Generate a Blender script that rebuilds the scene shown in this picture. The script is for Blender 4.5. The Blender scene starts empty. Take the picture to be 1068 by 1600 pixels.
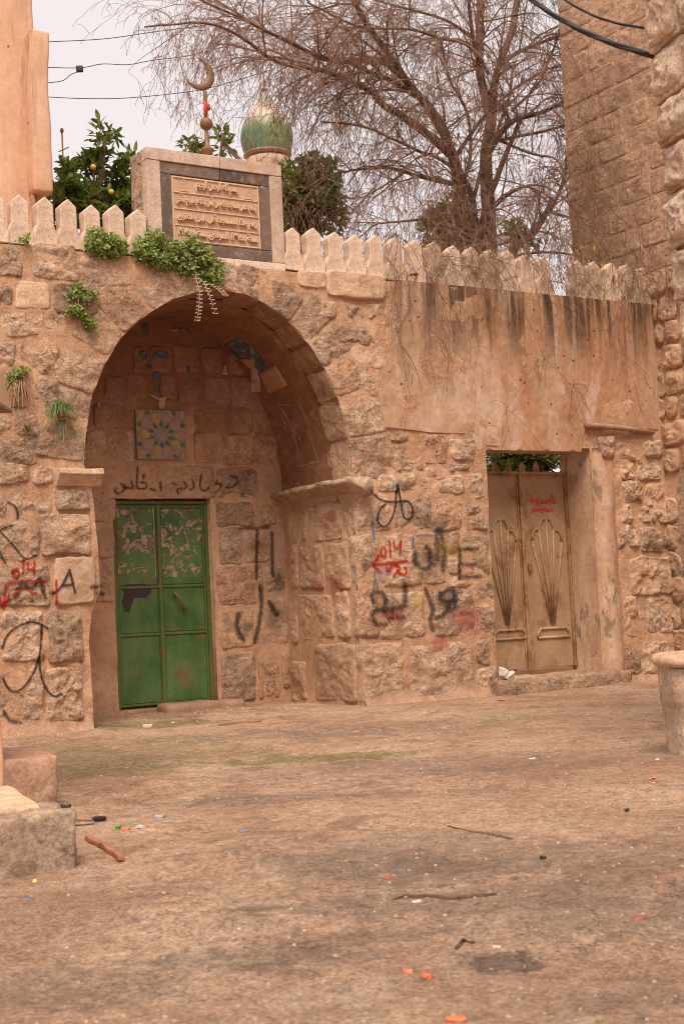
import bpy, bmesh, math, random
import numpy as np
from mathutils import Vector, Matrix, geometry
from mathutils.bvhtree import BVHTree
random.seed(7)
RS = np.random.RandomState(7)
SC = bpy.context.scene
COL = SC.collection
PI = math.pi

# ------------------------------------------------------------------ camera, sky, sun, exposure
PW, PH, FPX, CAMZ = 1068., 1600., 2222., 0.9
PITCH = math.atan(158 / FPX); ROLL = 0.047
RM = Matrix.Rotation(PI/2 + PITCH, 3, 'X') @ Matrix.Rotation(-ROLL, 3, 'Z')
CAM = Vector((0, 0, CAMZ))
cd = bpy.data.cameras.new('camera'); cam = bpy.data.objects.new('camera', cd); COL.objects.link(cam)
cam.matrix_world = Matrix.Translation(CAM) @ RM.to_4x4()
cd.sensor_fit = 'VERTICAL'; cd.sensor_height = 36.0; cd.lens = 36.0 * FPX / PH
cd.clip_start = .05; cd.clip_end = 2000
cd.dof.use_dof = True; cd.dof.focus_distance = 13.6; cd.dof.aperture_fstop = 7.0
SC.camera = cam
w_ = bpy.data.worlds.new('World'); SC.world = w_; w_.use_nodes = True
nt = w_.node_tree; nt.nodes.clear()
SUN_EL, SUN_AZ = math.radians(58), math.radians(-4)      # azimuth of the sun's position, clockwise from -Y (behind the camera), seen from above
sky = nt.nodes.new('ShaderNodeTexSky'); sky.sky_type = 'NISHITA'; sky.sun_disc = False
sky.sun_elevation = SUN_EL; sky.sun_rotation = PI - SUN_AZ
hs = nt.nodes.new('ShaderNodeHueSaturation'); hs.inputs['Saturation'].default_value = .2
mx = nt.nodes.new('ShaderNodeMix'); mx.data_type = 'RGBA'; mx.inputs[0].default_value = .93
mx.inputs[7].default_value = (8.6, 7.95, 7.9, 1)       # the overcast layer that covers the blue
bg = nt.nodes.new('ShaderNodeBackground'); bg.inputs[1].default_value = .08
wo = nt.nodes.new('ShaderNodeOutputWorld')
nt.links.new(sky.outputs[0], hs.inputs['Color']); nt.links.new(hs.outputs[0], mx.inputs[6])
nt.links.new(mx.outputs[2], bg.inputs[0]); nt.links.new(bg.outputs[0], wo.inputs[0])
sl = bpy.data.lights.new('sun', 'SUN'); sl.energy = 3.3; sl.angle = math.radians(32); sl.color = (1, .885, .74)
so = bpy.data.objects.new('sun', sl); COL.objects.link(so)
sdir = Vector((math.sin(SUN_AZ)*math.cos(SUN_EL), -math.cos(SUN_AZ)*math.cos(SUN_EL), math.sin(SUN_EL)))
so.rotation_euler = sdir.to_track_quat('Z', 'Y').to_euler(); so.location = (0, -5, 20)
SC.view_settings.view_transform = 'Standard'; SC.view_settings.look = 'None'
SC.view_settings.exposure = 0.48; SC.view_settings.gamma = 1.0; SC.view_settings.use_curve_mapping = False
SC.cycles.filter_width = 1.05; SC.cycles.max_bounces = 6; SC.cycles.transparent_max_bounces = 12

# ------------------------------------------------------------------ measuring: photograph pixel -> place
def ray(x, y): return RM @ Vector(((x - PW/2)/FPX, -(y - PH/2)/FPX, -1))
def G(x, y, z=0.0):
    d = ray(x, y); return CAM + d*((z - CAMZ)/d.z)
AY = math.radians(31.3)                                  # the courtyard wall is turned 31 degrees away
DU = Vector((math.cos(AY), math.sin(AY), 0)); DN = Vector((-math.sin(AY), math.cos(AY), 0))
O0 = G(120, 1142)
MW = Matrix.Translation(O0) @ Matrix.Rotation(AY, 4, 'Z')
MWI = MW.inverted()
def P(x, y, v=0.0):                                       # on the plane parallel to the wall, v metres behind its face
    r = ray(x, y); t = ((O0 - CAM).dot(DN) + v)/r.dot(DN); p = CAM + r*t - O0
    return Vector((p.dot(DU), v, p.z))
def U(x, y, u):
    r = ray(x, y); t = ((O0 - CAM).dot(DU) + u)/r.dot(DU); p = CAM + r*t - O0
    return Vector((u, p.dot(DN), p.z))
def D(x, y, Y):
    r = ray(x, y); return CAM + r*(Y/r.y)

# ------------------------------------------------------------------ numpy value noise
_T = RS.rand(64, 64, 64)
def vn(p):
    p = np.asarray(p, float); i = np.floor(p).astype(int); f = p - i; f = f*f*(3 - 2*f); i &= 63; j = (i + 1) & 63
    x0, y0, z0 = i[..., 0], i[..., 1], i[..., 2]; x1, y1, z1 = j[..., 0], j[..., 1], j[..., 2]
    fx, fy, fz = f[..., 0], f[..., 1], f[..., 2]
    a = _T[x0, y0, z0]*(1-fx) + _T[x1, y0, z0]*fx; b = _T[x0, y1, z0]*(1-fx) + _T[x1, y1, z0]*fx
    c = _T[x0, y0, z1]*(1-fx) + _T[x1, y0, z1]*fx; d = _T[x0, y1, z1]*(1-fx) + _T[x1, y1, z1]*fx
    return (a*(1-fy) + b*fy)*(1-fz) + (c*(1-fy) + d*fy)*fz
def fbm(p, oct=4, gain=.5):
    s = 0; a = 1; t = 0; p = np.asarray(p, float)
    for k in range(oct): s = s + a*(vn(p + 17.3*k) - .5); t += a; a *= gain; p = p*2.03
    return s/t*2

# ------------------------------------------------------------------ materials
def newmat(name):
    m = bpy.data.materials.new(name); m.use_nodes = True
    t = m.node_tree; b = t.nodes['Principled BSDF']; return m, t, b
class N:                                                 # short node writing
    def __init__(s, t): s.t = t
    def co(s, kind='Object'): return s.t.nodes.new('ShaderNodeTexCoord').outputs[kind]
    def map(s, v, scale=(1, 1, 1), loc=(0, 0, 0)):
        n = s.t.nodes.new('ShaderNodeMapping'); n.inputs['Scale'].default_value = scale; n.inputs['Location'].default_value = loc
        s.t.links.new(v, n.inputs[0]); return n.outputs[0]
    def noise(s, v, sc, det=4, rough=.55, dist=0):
        n = s.t.nodes.new('ShaderNodeTexNoise'); n.inputs['Scale'].default_value = sc; n.inputs['Detail'].default_value = det
        n.inputs['Roughness'].default_value = rough; n.inputs['Distortion'].default_value = dist
        s.t.links.new(v, n.inputs['Vector']); return n.outputs['Fac']
    def voro(s, v, sc, feat='F1', out='Distance', rnd=1):
        n = s.t.nodes.new('ShaderNodeTexVoronoi'); n.feature = feat; n.inputs['Scale'].default_value = sc
        n.inputs['Randomness'].default_value = rnd
        s.t.links.new(v, n.inputs['Vector']); return n.outputs[out]
    def rng(s, v, a, b, c=0., d=1., smooth=True):
        n = s.t.nodes.new('ShaderNodeMapRange'); n.interpolation_type = 'SMOOTHSTEP' if smooth else 'LINEAR'
        for k, x in zip((1, 2, 3, 4), (a, b, c, d)): n.inputs[k].default_value = x
        s.t.links.new(v, n.inputs[0]); return n.outputs[0]
    def m(s, op, a, b=None, c=None):
        n = s.t.nodes.new('ShaderNodeMath'); n.operation = op
        for k, x in enumerate((a, b, c)):
            if x is None: continue
            if isinstance(x, (int, float)): n.inputs[k].default_value = x
            else: s.t.links.new(x, n.inputs[k])
        return n.outputs[0]
    def mix(s, f, a, b, mode='MIX'):
        n = s.t.nodes.new('ShaderNodeMix'); n.data_type = 'RGBA'; n.blend_type = mode
        for k, x in ((0, f), (6, a), (7, b)):
            if isinstance(x, (int, float)): n.inputs[k].default_value = x
            elif isinstance(x, tuple): n.inputs[k].default_value = tuple(x) + (1,)
            else: s.t.links.new(x, n.inputs[k])
        return n.outputs[2]
    def ramp(s, v, stops):
        n = s.t.nodes.new('ShaderNodeValToRGB'); e = n.color_ramp.elements
        while len(e) < len(stops): e.new(.5)
        for k, (p, c) in enumerate(stops): e[k].position = p; e[k].color = tuple(c) + (1,)
        s.t.links.new(v, n.inputs[0]); return n.outputs[0]
    def grey(s, v):
        n = s.t.nodes.new('ShaderNodeCombineColor')
        for k in range(3): s.t.links.new(v, n.inputs[k])
        return n.outputs[0]
    def rand(s): return s.t.nodes.new('ShaderNodeObjectInfo').outputs['Random']
    def bump(s, b, h, strength=.6, dist=.02):
        n = s.t.nodes.new('ShaderNodeBump'); n.inputs['Strength'].default_value = strength; n.inputs['Distance'].default_value = dist
        s.t.links.new(h, n.inputs['Height']); s.t.links.new(n.outputs[0], b.inputs['Normal'])
    def sep(s, v, k):
        n = s.t.nodes.new('ShaderNodeSeparateXYZ'); s.t.links.new(v, n.inputs[0]); return n.outputs[k]

def stone_mat(name, c1, c2, c3, rnd=.3, pit=.5, bump=.8, dist=.03, rough=.9, lichen=0., sc=1., cv=1.):
    m, t, b = newmat(name); n = N(t); co = n.co()
    a = n.noise(co, 1.7*sc, 5, .6, .3); f = n.noise(co, 9*sc, 9, .7, .2); g = n.noise(co, 48*sc, 6, .75)
    col = n.ramp(a, [(.3, c1), (.52, c2), (.72, c3)])
    r = n.rand()
    col = n.mix(n.m('MULTIPLY', r, rnd), col, (.36, .21, .14))
    r2 = n.m('FRACT', n.m('MULTIPLY', r, 7.31))
    col = n.mix(n.m('MULTIPLY', r2, rnd*1.2), col, (.50, .36, .25))
    fine = n.m('ADD', n.rng(f, .28, .72, 1-.22*cv, 1+.20*cv), n.rng(g, .32, .68, -.22*cv, .22*cv))
    col = n.mix(1, col, n.grey(fine), 'MULTIPLY')
    pits = n.rng(n.noise(co, 34*sc, 5, .65, .8), .40, .31, 0, pit)
    pits = n.m('MULTIPLY', pits, n.rng(n.noise(n.map(co, loc=(2, 2, 2)), 4*sc, 3), .38, .58, .15, 1))
    col = n.mix(pits, col, (.17, .095, .06))
    spot = n.rng(n.noise(n.map(co, loc=(5, 3, 9)), 3.1*sc, 6, .75), .56, .70, 0, .6)
    col = n.mix(spot, col, (.48, .22, .11))
    sp2 = n.rng(n.noise(n.map(co, loc=(1, 7, 5)), 6*sc, 8, .8), .55, .68, 0, .5)
    col = n.mix(sp2, col, (.68, .50, .37))
    gm = n.rng(n.noise(n.map(co, (1, 1, .8), (3, 1, 6)), .75, 6, .65, .5), .5, .66, 0, .38); col = n.mix(gm, col, (.25, .15, .10))
    if lichen:
        l = n.rng(n.noise(n.map(co, loc=(1, 8, 2)), 5*sc, 8, .8), .60-.16*lichen, .70-.1*lichen, 0, .85)
        col = n.mix(l, col, (.085, .07, .055))
    t.links.new(col, b.inputs['Base Color']); b.inputs['Roughness'].default_value = rough; b.inputs['Specular IOR Level'].default_value = .25
    v = n.voro(n.map(co, (1, 1, 1.5)), 11*sc)
    h = n.m('ADD', n.m('MULTIPLY', f, 1.1), n.m('ADD', n.m('MULTIPLY', g, .45), n.m('MULTIPLY', v, .35)))
    h = n.m('SUBTRACT', h, n.m('MULTIPLY', pits, .35))
    n.bump(b, h, bump, dist)
    return m

M = {}
M['stone'] = stone_mat('limestone block', (.50, .31, .20), (.66, .44, .30), (.77, .57, .42), rnd=.16, pit=.9, bump=1., dist=.05, cv=1.35)
M['stone_pk'] = stone_mat('pink limestone', (.50, .27, .165), (.62, .37, .235), (.74, .49, .34), rnd=.15, pit=.9, bump=1.1, dist=.05, cv=1.4)
M['stone_gy'] = stone_mat('grimy limestone', (.38, .24, .155), (.52, .345, .235), (.66, .48, .35), rnd=.15, pit=.9, bump=1.1, dist=.05, cv=1.5, lichen=.12)
M['stone_brown'] = stone_mat('dark brown stone', (.27, .135, .075), (.33, .175, .10), (.42, .24, .15), rnd=.1, pit=.4, bump=.8, dist=.03)  # darker brown variant for stones high in the niche and arch
M['stone_dark'] = stone_mat('lichened stone', (.36, .235, .16), (.48, .32, .22), (.60, .42, .30), lichen=.62, pit=.8, bump=1, dist=.05)
M['stone_smooth'] = stone_mat('dressed block', (.50, .33, .21), (.58, .39, .26), (.64, .46, .32), rnd=.2, pit=.3, bump=.35, dist=.02)
M['stone_in'] = stone_mat('niche block', (.40, .22, .13), (.54, .32, .20), (.64, .42, .29), rnd=.3, pit=.7, bump=.8, dist=.03)
M['mortar'] = stone_mat('mortar render', (.42, .235, .135), (.52, .31, .19), (.60, .38, .25), rnd=0, pit=.5, bump=.8, dist=.02)
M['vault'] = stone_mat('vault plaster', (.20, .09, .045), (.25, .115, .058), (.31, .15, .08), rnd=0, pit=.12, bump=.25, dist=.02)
M['merlon'] = stone_mat('white limestone', (.58, .42, .32), (.68, .51, .395), (.76, .60, .485), rnd=.2, pit=.5, bump=.2, dist=.012)
M['merlon_g'] = stone_mat('greyed limestone', (.46, .33, .25), (.54, .40, .30), (.64, .50, .39), rnd=.35, pit=.7, bump=.4, dist=.015, lichen=.3)
M['near'] = stone_mat('rough quoin stone', (.70, .49, .35), (.80, .60, .45), (.84, .67, .52), rnd=.08, pit=.6, bump=1, dist=.045)
M['tower'] = stone_mat('tower ashlar', (.40, .24, .155), (.48, .295, .195), (.56, .37, .25), rnd=.14, pit=.5, bump=.8, dist=.03)
M['kerb'] = stone_mat('ground block', (.30, .175, .11), (.37, .22, .145), (.42, .27, .18), rnd=0, pit=.5, bump=.4, dist=.02)

def plaster_mat():
    m, t, b = newmat('stained plaster'); n = N(t); co = n.co(); st = n.map(co, (1, 1, .16))
    a = n.noise(st, 3.2, 7, .62, .4); f = n.noise(co, 12, 8, .7)
    col = n.ramp(a, [(.30, (.52, .345, .235)), (.46, (.46, .275, .17)), (.57, (.44, .235, .13)), (.70, (.35, .17, .09))])
    lft = n.rng(n.m('ADD', n.sep(co, 0), n.m('MULTIPLY', n.noise(co, 1.5, 5, .7), 1.2)), 4.1, 5.4, .75, 0); col = n.mix(lft, col, (.50, .315, .205))
    pale = n.rng(n.noise(n.map(co, (1, 1, .4), (3, 0, 7)), 2.6, 9, .72, .8), .50, .62, 0, .7)
    col = n.mix(pale, col, (.58, .42, .32))
    z = n.sep(co, 2)
    s1 = n.rng(n.noise(n.map(co, (1, 1, .05), (8, 0, 1)), 7, 5, .62, .1), .43, .57, 0, 1)       # dark run-off below the parapet
    zz = n.rng(n.m('ADD', z, n.m('MULTIPLY', n.noise(n.map(co, (1, 1, .1)), 4, 3), .9)), 3.7, 4.55, 0, .9)
    col = n.mix(n.m('MULTIPLY', s1, zz), col, (.085, .05, .03))
    col = n.mix(1, col, n.grey(n.rng(f, .25, .75, .78, 1.16)), 'MULTIPLY')
    h1 = n.voro(n.map(co, loc=(0, 3, 0)), 6.5); hol = n.rng(h1, .10, .07, 0, .9)                 # bullet pocks
    col = n.mix(hol, col, (.09, .045, .03))
    gp = n.rng(n.noise(n.map(co, loc=(9, 1, 4)), 3.6, 8, .75, .5), .62, .65, 0, .7)
    col = n.mix(gp, col, (.38, .29, .23))
    t.links.new(col, b.inputs['Base Color']); b.inputs['Roughness'].default_value = .85; b.inputs['Specular IOR Level'].default_value = .2
    h = n.m('ADD', n.m('MULTIPLY', a, .5), n.m('ADD', n.m('MULTIPLY', f, .4), n.m('MULTIPLY', n.noise(n.map(co, (1, 1, .4)), 5, 4, .6, 1.5), .8)))
    h = n.m('SUBTRACT', h, n.m('MULTIPLY', hol, .8)); h = n.m('SUBTRACT', h, n.m('MULTIPLY', gp, .25))
    n.bump(b, h, .55, .03); return m
M['plaster'] = plaster_mat()
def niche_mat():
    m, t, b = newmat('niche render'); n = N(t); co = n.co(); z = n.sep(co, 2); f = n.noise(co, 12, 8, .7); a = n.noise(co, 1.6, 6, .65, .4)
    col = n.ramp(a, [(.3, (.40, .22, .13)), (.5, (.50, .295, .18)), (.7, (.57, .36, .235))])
    up = n.rng(n.m('ADD', z, n.m('MULTIPLY', n.m('SUBTRACT', n.noise(co, 1.8, 5, .6), .5), 1.6)), 2.5, 3.3, 0, .95)      # browner towards the top of the wall, with a ragged edge
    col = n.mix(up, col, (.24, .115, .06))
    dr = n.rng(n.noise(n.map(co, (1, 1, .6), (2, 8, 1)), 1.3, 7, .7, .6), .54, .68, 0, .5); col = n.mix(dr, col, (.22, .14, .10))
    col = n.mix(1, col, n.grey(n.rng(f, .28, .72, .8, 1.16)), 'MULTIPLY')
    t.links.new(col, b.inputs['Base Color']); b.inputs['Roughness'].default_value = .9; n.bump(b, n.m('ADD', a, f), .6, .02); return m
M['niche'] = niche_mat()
def torn_mat():
    m, t, b = newmat('torn blue poster'); n = N(t); co = n.co(); f = n.noise(co, 9, 8, .7, .8)
    col = n.ramp(n.noise(co, 14, 5, .7), [(.35, (.05, .09, .13)), (.55, (.10, .15, .19)), (.62, (.30, .22, .17))])
    t.links.new(col, b.inputs['Base Color']); b.inputs['Roughness'].default_value = .8
    t.links.new(n.rng(f, .43, .45), b.inputs['Alpha']); return m
M['paper_b'] = torn_mat()

def jamb_mat(name='jamb plaster', k=1.):
    m, t, b = newmat(name); n = N(t); co = n.co()
    a = n.noise(n.map(co, (1, 1, .5)), 3, 7, .65, .5); f = n.noise(co, 16, 8, .7)
    col = n.ramp(a, [(.3, (.38, .225, .14)), (.5, (.48, .30, .19)), (.66, (.58, .41, .29))])
    gp = n.rng(n.noise(n.map(co, (1.6, 1.6, .7), (4, 1, 4)), 3.0, 9, .78, .5), .555, .585, 0, .8*k)
    col = n.mix(gp, col, (.19, .135, .095))
    hol = n.rng(n.voro(co, 8), .07, .045, 0, .8*k); col = n.mix(hol, col, (.1, .05, .03))
    col = n.mix(1, col, n.grey(n.rng(f, .25, .75, .8, 1.15)), 'MULTIPLY')
    t.links.new(col, b.inputs['Base Color']); b.inputs['Roughness'].default_value = .8
    h = n.m('SUBTRACT', n.m('ADD', a, n.m('MULTIPLY', f, .4)), n.m('ADD', n.m('MULTIPLY', gp, .5), n.m('MULTIPLY', hol, .6)))
    n.bump(b, h, .5, .02); return m
M['jamb'] = jamb_mat()

def house_mat():
    m, t, b = newmat('salmon plaster'); n = N(t); co = n.co(); st = n.map(co, (1, 1, .2))
    a = n.noise(st, 2.5, 7, .65, .4); f = n.noise(co, 14, 7, .7)
    col = n.ramp(a, [(.3, (.54, .30, .18)), (.5, (.62, .37, .235)), (.7, (.68, .45, .31))])
    s1 = n.rng(n.noise(n.map(co, (1, 1, .12), (2, 5, 1)), 4.5, 6, .7, .2), .52, .68, 0, .75)
    z = n.rng(n.sep(co, 2), 5.6, 6.6, .15, 1); col = n.mix(n.m('MULTIPLY', s1, z), col, (.15, .10, .075))
    hol = n.rng(n.voro(n.map(co, loc=(0, 2, 0)), 3.4), .10, .07, 0, .9); col = n.mix(hol, col, (.12, .06, .04))
    col = n.mix(1, col, n.grey(n.rng(f, .25, .75, .88, 1.1)), 'MULTIPLY')
    t.links.new(col, b.inputs['Base Color']); b.inputs['Roughness'].default_value = .85
    n.bump(b, n.m('SUBTRACT', n.m('ADD', a, n.m('MULTIPLY', f, .3)), hol), .4, .03); return m
M['house'] = house_mat()

def ground_mat():
    m, t, b = newmat('worn earth and concrete'); n = N(t); co = n.co()
    a = n.noise(n.map(co, (1, .6, 1)), .8, 9, .66, .6); c = n.noise(n.map(co, (1, .55, 1), (3, 3, 3)), 2.2, 9, .72, .5); f = n.noise(n.map(co, (1, .7, 1)), 18, 9, .8)
    col = n.ramp(a, [(.3, (.39, .23, .145)), (.5, (.51, .315, .205)), (.68, (.62, .42, .29))])
    wet = n.rng(c, .52, .62, 0, .8); col = n.mix(wet, col, (.30, .18, .12))
    grey = n.rng(n.noise(n.map(co, (.9, .6, 1), (7, 2, 0)), 2., 10, .75, .6), .60, .66, 0, .65)
    col = n.mix(grey, col, (.235, .17, .135))
    pale = n.rng(n.noise(n.map(co, (1, .6, 1), (1, 9, 0)), 3.2, 10, .78, .4), .52, .66, 0, .7); col = n.mix(pale, col, (.56, .42, .31))
    # exposed aggregate in the worn bands
    ag = n.rng(n.noise(n.map(co, (.5, 1.1, 1), (4, 4, 0)), .9, 5, .6, .6), .50, .60, 0, 1)
    cell = n.voro(co, 55, 'F1', 'Color'); cd_ = n.voro(co, 55)
    peb = n.m('MULTIPLY', n.rng(n.sep(cell, 0), .52, .56, 0, 1), n.rng(cd_, .42, .30, 0, 1))
    col = n.mix(n.m('MULTIPLY', peb, n.m('ADD', n.m('MULTIPLY', ag, .75), .10)), col, (.66, .49, .36))
    dk = n.m('MULTIPLY', n.rng(n.sep(cell, 1), .80, .84, 0, .8), n.rng(cd_, .42, .30, 0, 1)); col = n.mix(n.m('MULTIPLY', dk, ag), col, (.14, .10, .08))
    red = n.rng(n.noise(n.map(co, (.7, .7, 1), (9, 4, 0)), .7, 6, .65, .5), .48, .64, 0, .6); col = n.mix(red, col, (.33, .175, .105))
    fl = n.noise(n.map(co, (1, 1, 1), (2, 6, 0)), 1.7, 9, .62, .4)
    st1 = n.rng(fl, .535, .545); st2 = n.rng(fl, .600, .608); st3 = n.rng(fl, .46, .468)
    col = n.mix(n.m('MULTIPLY', st2, .55), col, (.28, .185, .135)); col = n.mix(n.m('MULTIPLY', n.m('SUBTRACT', 1., st3), .35), col, (.50, .34, .235))
    dfl = n.rng(n.noise(n.map(co, (1.3, 2.6, 1), (5, 5, 0)), 3.2, 7, .72, .5), .63, .67, 0, .6); col = n.mix(dfl, col, (.17, .115, .09))
    x = n.sep(co, 0); y = n.sep(co, 1)
    def spot(cx, cy, rx, ry, k, colr, ns=5.):
        nonlocal col
        q = n.m('ADD', n.m('POWER', n.m('MULTIPLY', n.m('SUBTRACT', x, cx), 1/rx), 2.), n.m('POWER', n.m('MULTIPLY', n.m('SUBTRACT', y, cy), 1/ry), 2.))
        q = n.m('ADD', q, n.m('MULTIPLY', n.m('SUBTRACT', n.noise(n.map(co, (1, .6, 1)), ns, 9, .8), .5), 6.))
        col = n.mix(n.rng(q, 1.25, .4, 0, k*.85), col, colr)
    for (px, py, rx, ry, k) in ((245, 1132, .6, .4, .9), (500, 1182, .7, .3, .9), (160, 1180, 1.1, 1.4, .3), (760, 1122, .9, .5, .35), (130, 1200, .8, .8, .3)):
        g = G(px, py); spot(g.x, g.y, rx, ry, k, (.20, .18, .06))
    for (px, py, rx, ry, k) in ((500, 1145, 1.5, .5, .5), (720, 1195, 1.6, .6, .45), (650, 1330, .5, .6, .5), (660, 1365, .45, .25, .6), (930, 1345, .5, .4, .4), (740, 1405, .7, .22, .6), (990, 1425, .5, .3, .5),
                                (410, 1418, .12, .06, .8), (420, 1490, .35, .12, .6), (90, 1540, .4, .25, .4), (1010, 1555, .2, .12, .5), (420, 1245, .6, .2, .6), (560, 1345, .4, .3, .5)):
        g = G(px, py); spot(g.x, g.y, rx, ry, k, (.21, .15, .115), 11.)
    g = G(783, 1496); spot(g.x, g.y, .115, .10, .9, (.12, .085, .07), 14.)
    col = n.mix(1, col, n.grey(n.rng(f, .28, .72, .68, 1.28)), 'MULTIPLY')
    gr = n.noise(co, 70, 5, .8); col = n.mix(1, col, n.grey(n.rng(gr, .36, .64, .62, 1.38)), 'MULTIPLY')
    cr = n.m('ABSOLUTE', n.m('SUBTRACT', n.noise(n.map(co, (1, .7, 1), (6, 1, 0)), 1.1, 6, .6, .4), .5))
    crk = n.rng(cr, .002, .0005, 0, .3); col = n.mix(crk, col, (.10, .06, .04))
    t.links.new(col, b.inputs['Base Color']); b.inputs['Specular IOR Level'].default_value = .4
    t.links.new(n.m('SUBTRACT', .78, n.m('ADD', n.m('MULTIPLY', wet, .36), n.m('MULTIPLY', grey, .3))), b.inputs['Roughness'])
    h = n.m('ADD', n.m('MULTIPLY', f, .8), n.m('ADD', n.m('MULTIPLY', gr, .2), n.m('MULTIPLY', n.m('MULTIPLY', peb, ag), .35)))
    h = n.m('SUBTRACT', n.m('ADD', h, n.m('MULTIPLY', c, 1.2)), n.m('MULTIPLY', crk, .6))
    h = n.m('ADD', h, n.m('MULTIPLY', n.m('ADD', st3, n.m('ADD', st1, st2)), .35))
    n.bump(b, h, 1., .035); return m
M['ground'] = ground_mat()

def paint_metal(name, base, base2, rust=.5, rough=.5, rsc=3., scr=0.):
    m, t, b = newmat(name); n = N(t); co = n.co()
    a = n.noise(n.map(co, (1, 1, .6)), 3, 6, .6); f = n.noise(co, 25, 6, .7)
    col = n.mix(n.rng(a, .3, .7), base, base2)
    r1 = n.rng(n.noise(n.map(co, (1, 1, .7), (2, 7, 3)), rsc, 10, .74, .4), .64-.1*rust, .78-.1*rust, 0, 1)
    col = n.mix(n.m('MULTIPLY', r1, .85), col, (.20, .085, .03))
    sp = n.rng(n.voro(n.map(co, loc=(1, 1, 3)), 16), .10, .06, 0, .9); col = n.mix(n.m('MULTIPLY', sp, n.rng(a, .42, .55)), col, (.12, .045, .02))
    if scr: 
        s = n.rng(n.noise(n.map(co, (2, 2, .3), (2, 2, 2)), 8, 6, .7), .58, .66, 0, scr); col = n.mix(s, col, (.46, .33, .22))
    col = n.mix(1, col, n.grey(n.rng(f, .3, .7, .86, 1.12)), 'MULTIPLY')
    t.links.new(col, b.inputs['Base Color']); t.links.new(n.m('ADD', n.m('MULTIPLY', r1, .3), rough), b.inputs['Roughness'])
    n.bump(b, n.m('ADD', f, n.m('MULTIPLY', r1, .6)), .25, .006); return m
M['green'] = paint_metal('green door paint', (.035, .105, .024), (.10, .20, .065), rust=1.2, rough=.42)
M['green_d'] = paint_metal('rusty green edge', (.045, .14, .03), (.12, .15, .035), rust=1.6, rough=.5, rsc=6)
M['tan'] = paint_metal('tan door paint', (.30, .18, .10), (.42, .265, .155), rust=1.35, rough=.5, rsc=2.2, scr=.25)
M['tan_r'] = paint_metal('rusted tan edge', (.32, .17, .08), (.42, .25, .13), rust=1.7, rough=.5, rsc=5, scr=.4)
M['rust'] = paint_metal('rusty iron', (.22, .09, .035), (.30, .14, .05), rust=1.2, rough=.6, rsc=6)
M['gold'] = paint_metal('tarnished brass', (.15, .075, .035), (.30, .21, .085), rust=1.9, rough=.35, rsc=9)

def plain(name, c, rough=.7, var=.15, sc=20., bump=.15, trans=0., metal=0.):
    m, t, b = newmat(name); n = N(t); co = n.co(); f = n.noise(co, sc, 5, .6)
    c = tuple(c)
    col = n.mix(1, c, n.grey(n.rng(f, .25, .75, 1-var, 1+var)), 'MULTIPLY')
    t.links.new(col, b.inputs['Base Color']); b.inputs['Roughness'].default_value = rough; b.inputs['Metallic'].default_value = metal
    if bump: n.bump(b, f, bump, .01)
    return m
def leaf_mat(name, c1, c2, c3=None, sc=3.):
    m, t, b = newmat(name); n = N(t); co = n.co()
    a = n.noise(co, sc*6, 3, .6); col = n.mix(n.rng(a, .3, .7), c1, c2)
    if c3: col = n.mix(n.rng(n.noise(n.map(co, loc=(4, 4, 4)), sc*4, 3), .6, .7), col, c3)
    t.links.new(col, b.inputs['Base Color']); b.inputs['Roughness'].default_value = .45
    tr = t.nodes.new('ShaderNodeBsdfTranslucent'); ms = t.nodes.new('ShaderNodeMixShader'); ms.inputs[0].default_value = .35
    t.links.new(col, tr.inputs[0]); t.links.new(b.outputs[0], ms.inputs[1]); t.links.new(tr.outputs[0], ms.inputs[2])
    t.links.new(ms.outputs[0], t.nodes['Material Output'].inputs[0]); return m
M['citrus'] = leaf_mat('citrus leaf', (.09, .13, .02), (.20, .25, .05), (.36, .33, .07))
M['fern'] = leaf_mat('wall plant leaf', (.17, .24, .05), (.36, .43, .12), (.44, .42, .16), 8)
M['grassb'] = leaf_mat('grass blade', (.09, .16, .04), (.22, .30, .09), None, 8)
M['drygrass'] = leaf_mat('dry root', (.34, .17, .08), (.50, .30, .17), None, 8)
M['bark'] = stone_mat('bark', (.12, .068, .045), (.18, .105, .07), (.26, .165, .115), rnd=0, pit=.4, bump=1, dist=.03)
M['twig'] = plain('twig', (.23, .125, .08), .8, .25, 6, 0)
M['deadleaf'] = leaf_mat('dry leaf', (.34, .17, .07), (.50, .34, .11), (.45, .46, .09))
M['orange'] = plain('orange peel', (.75, .38, .04), .5)
M['slate'] = stone_mat('dark border stone', (.075, .055, .05), (.10, .075, .065), (.13, .10, .085), rnd=.15, pit=.2, bump=.2, dist=.01)
M['frame'] = stone_mat('frame limestone', (.46, .34, .26), (.53, .40, .31), (.60, .46, .36), rnd=.1, pit=.15, bump=.15, dist=.01)
M['slab'] = plain('carved slab', (.50, .315, .205), .8, .12, 14, .2)
M['letter'] = plain('carved letters', (.64, .45, .31), .8, .15, 30, .2)
M['black'] = plain('black rubber', (.02, .018, .02), .6, .1)
M['red'] = plain('red plastic', (.6, .05, .03), .5)
M['pink'] = plain('faded red cloth', (.72, .22, .2), .8)
M['white'] = plain('white plastic', (.6, .52, .46), .5)
M['blue'] = plain('blue plastic', (.13, .2, .34), .5)
M['orangep'] = plain('orange peel bit', (.62, .15, .06), .6, .3)
M['greenp'] = plain('green scrap', (.06, .3, .08), .5)
M['yellowp'] = plain('yellow scrap', (.8, .6, .08), .5)
M['wood'] = plain('reddish wood', (.30, .13, .075), .7, .3, 12, .4)
M['paper'] = plain('faded paper', (.50, .34, .24), .85, .2, 25, .2)
M['paper_t'] = plain('brown paper', (.42, .22, .12), .85, .12, 12, .1)
M['tile'] = plain('mosaic ground', (.30, .24, .17), .6, .25, 30, .3)
M['t_y'] = plain('yellow glazed tile', (.40, .255, .07), .4, .2, 30, .2)
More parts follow.
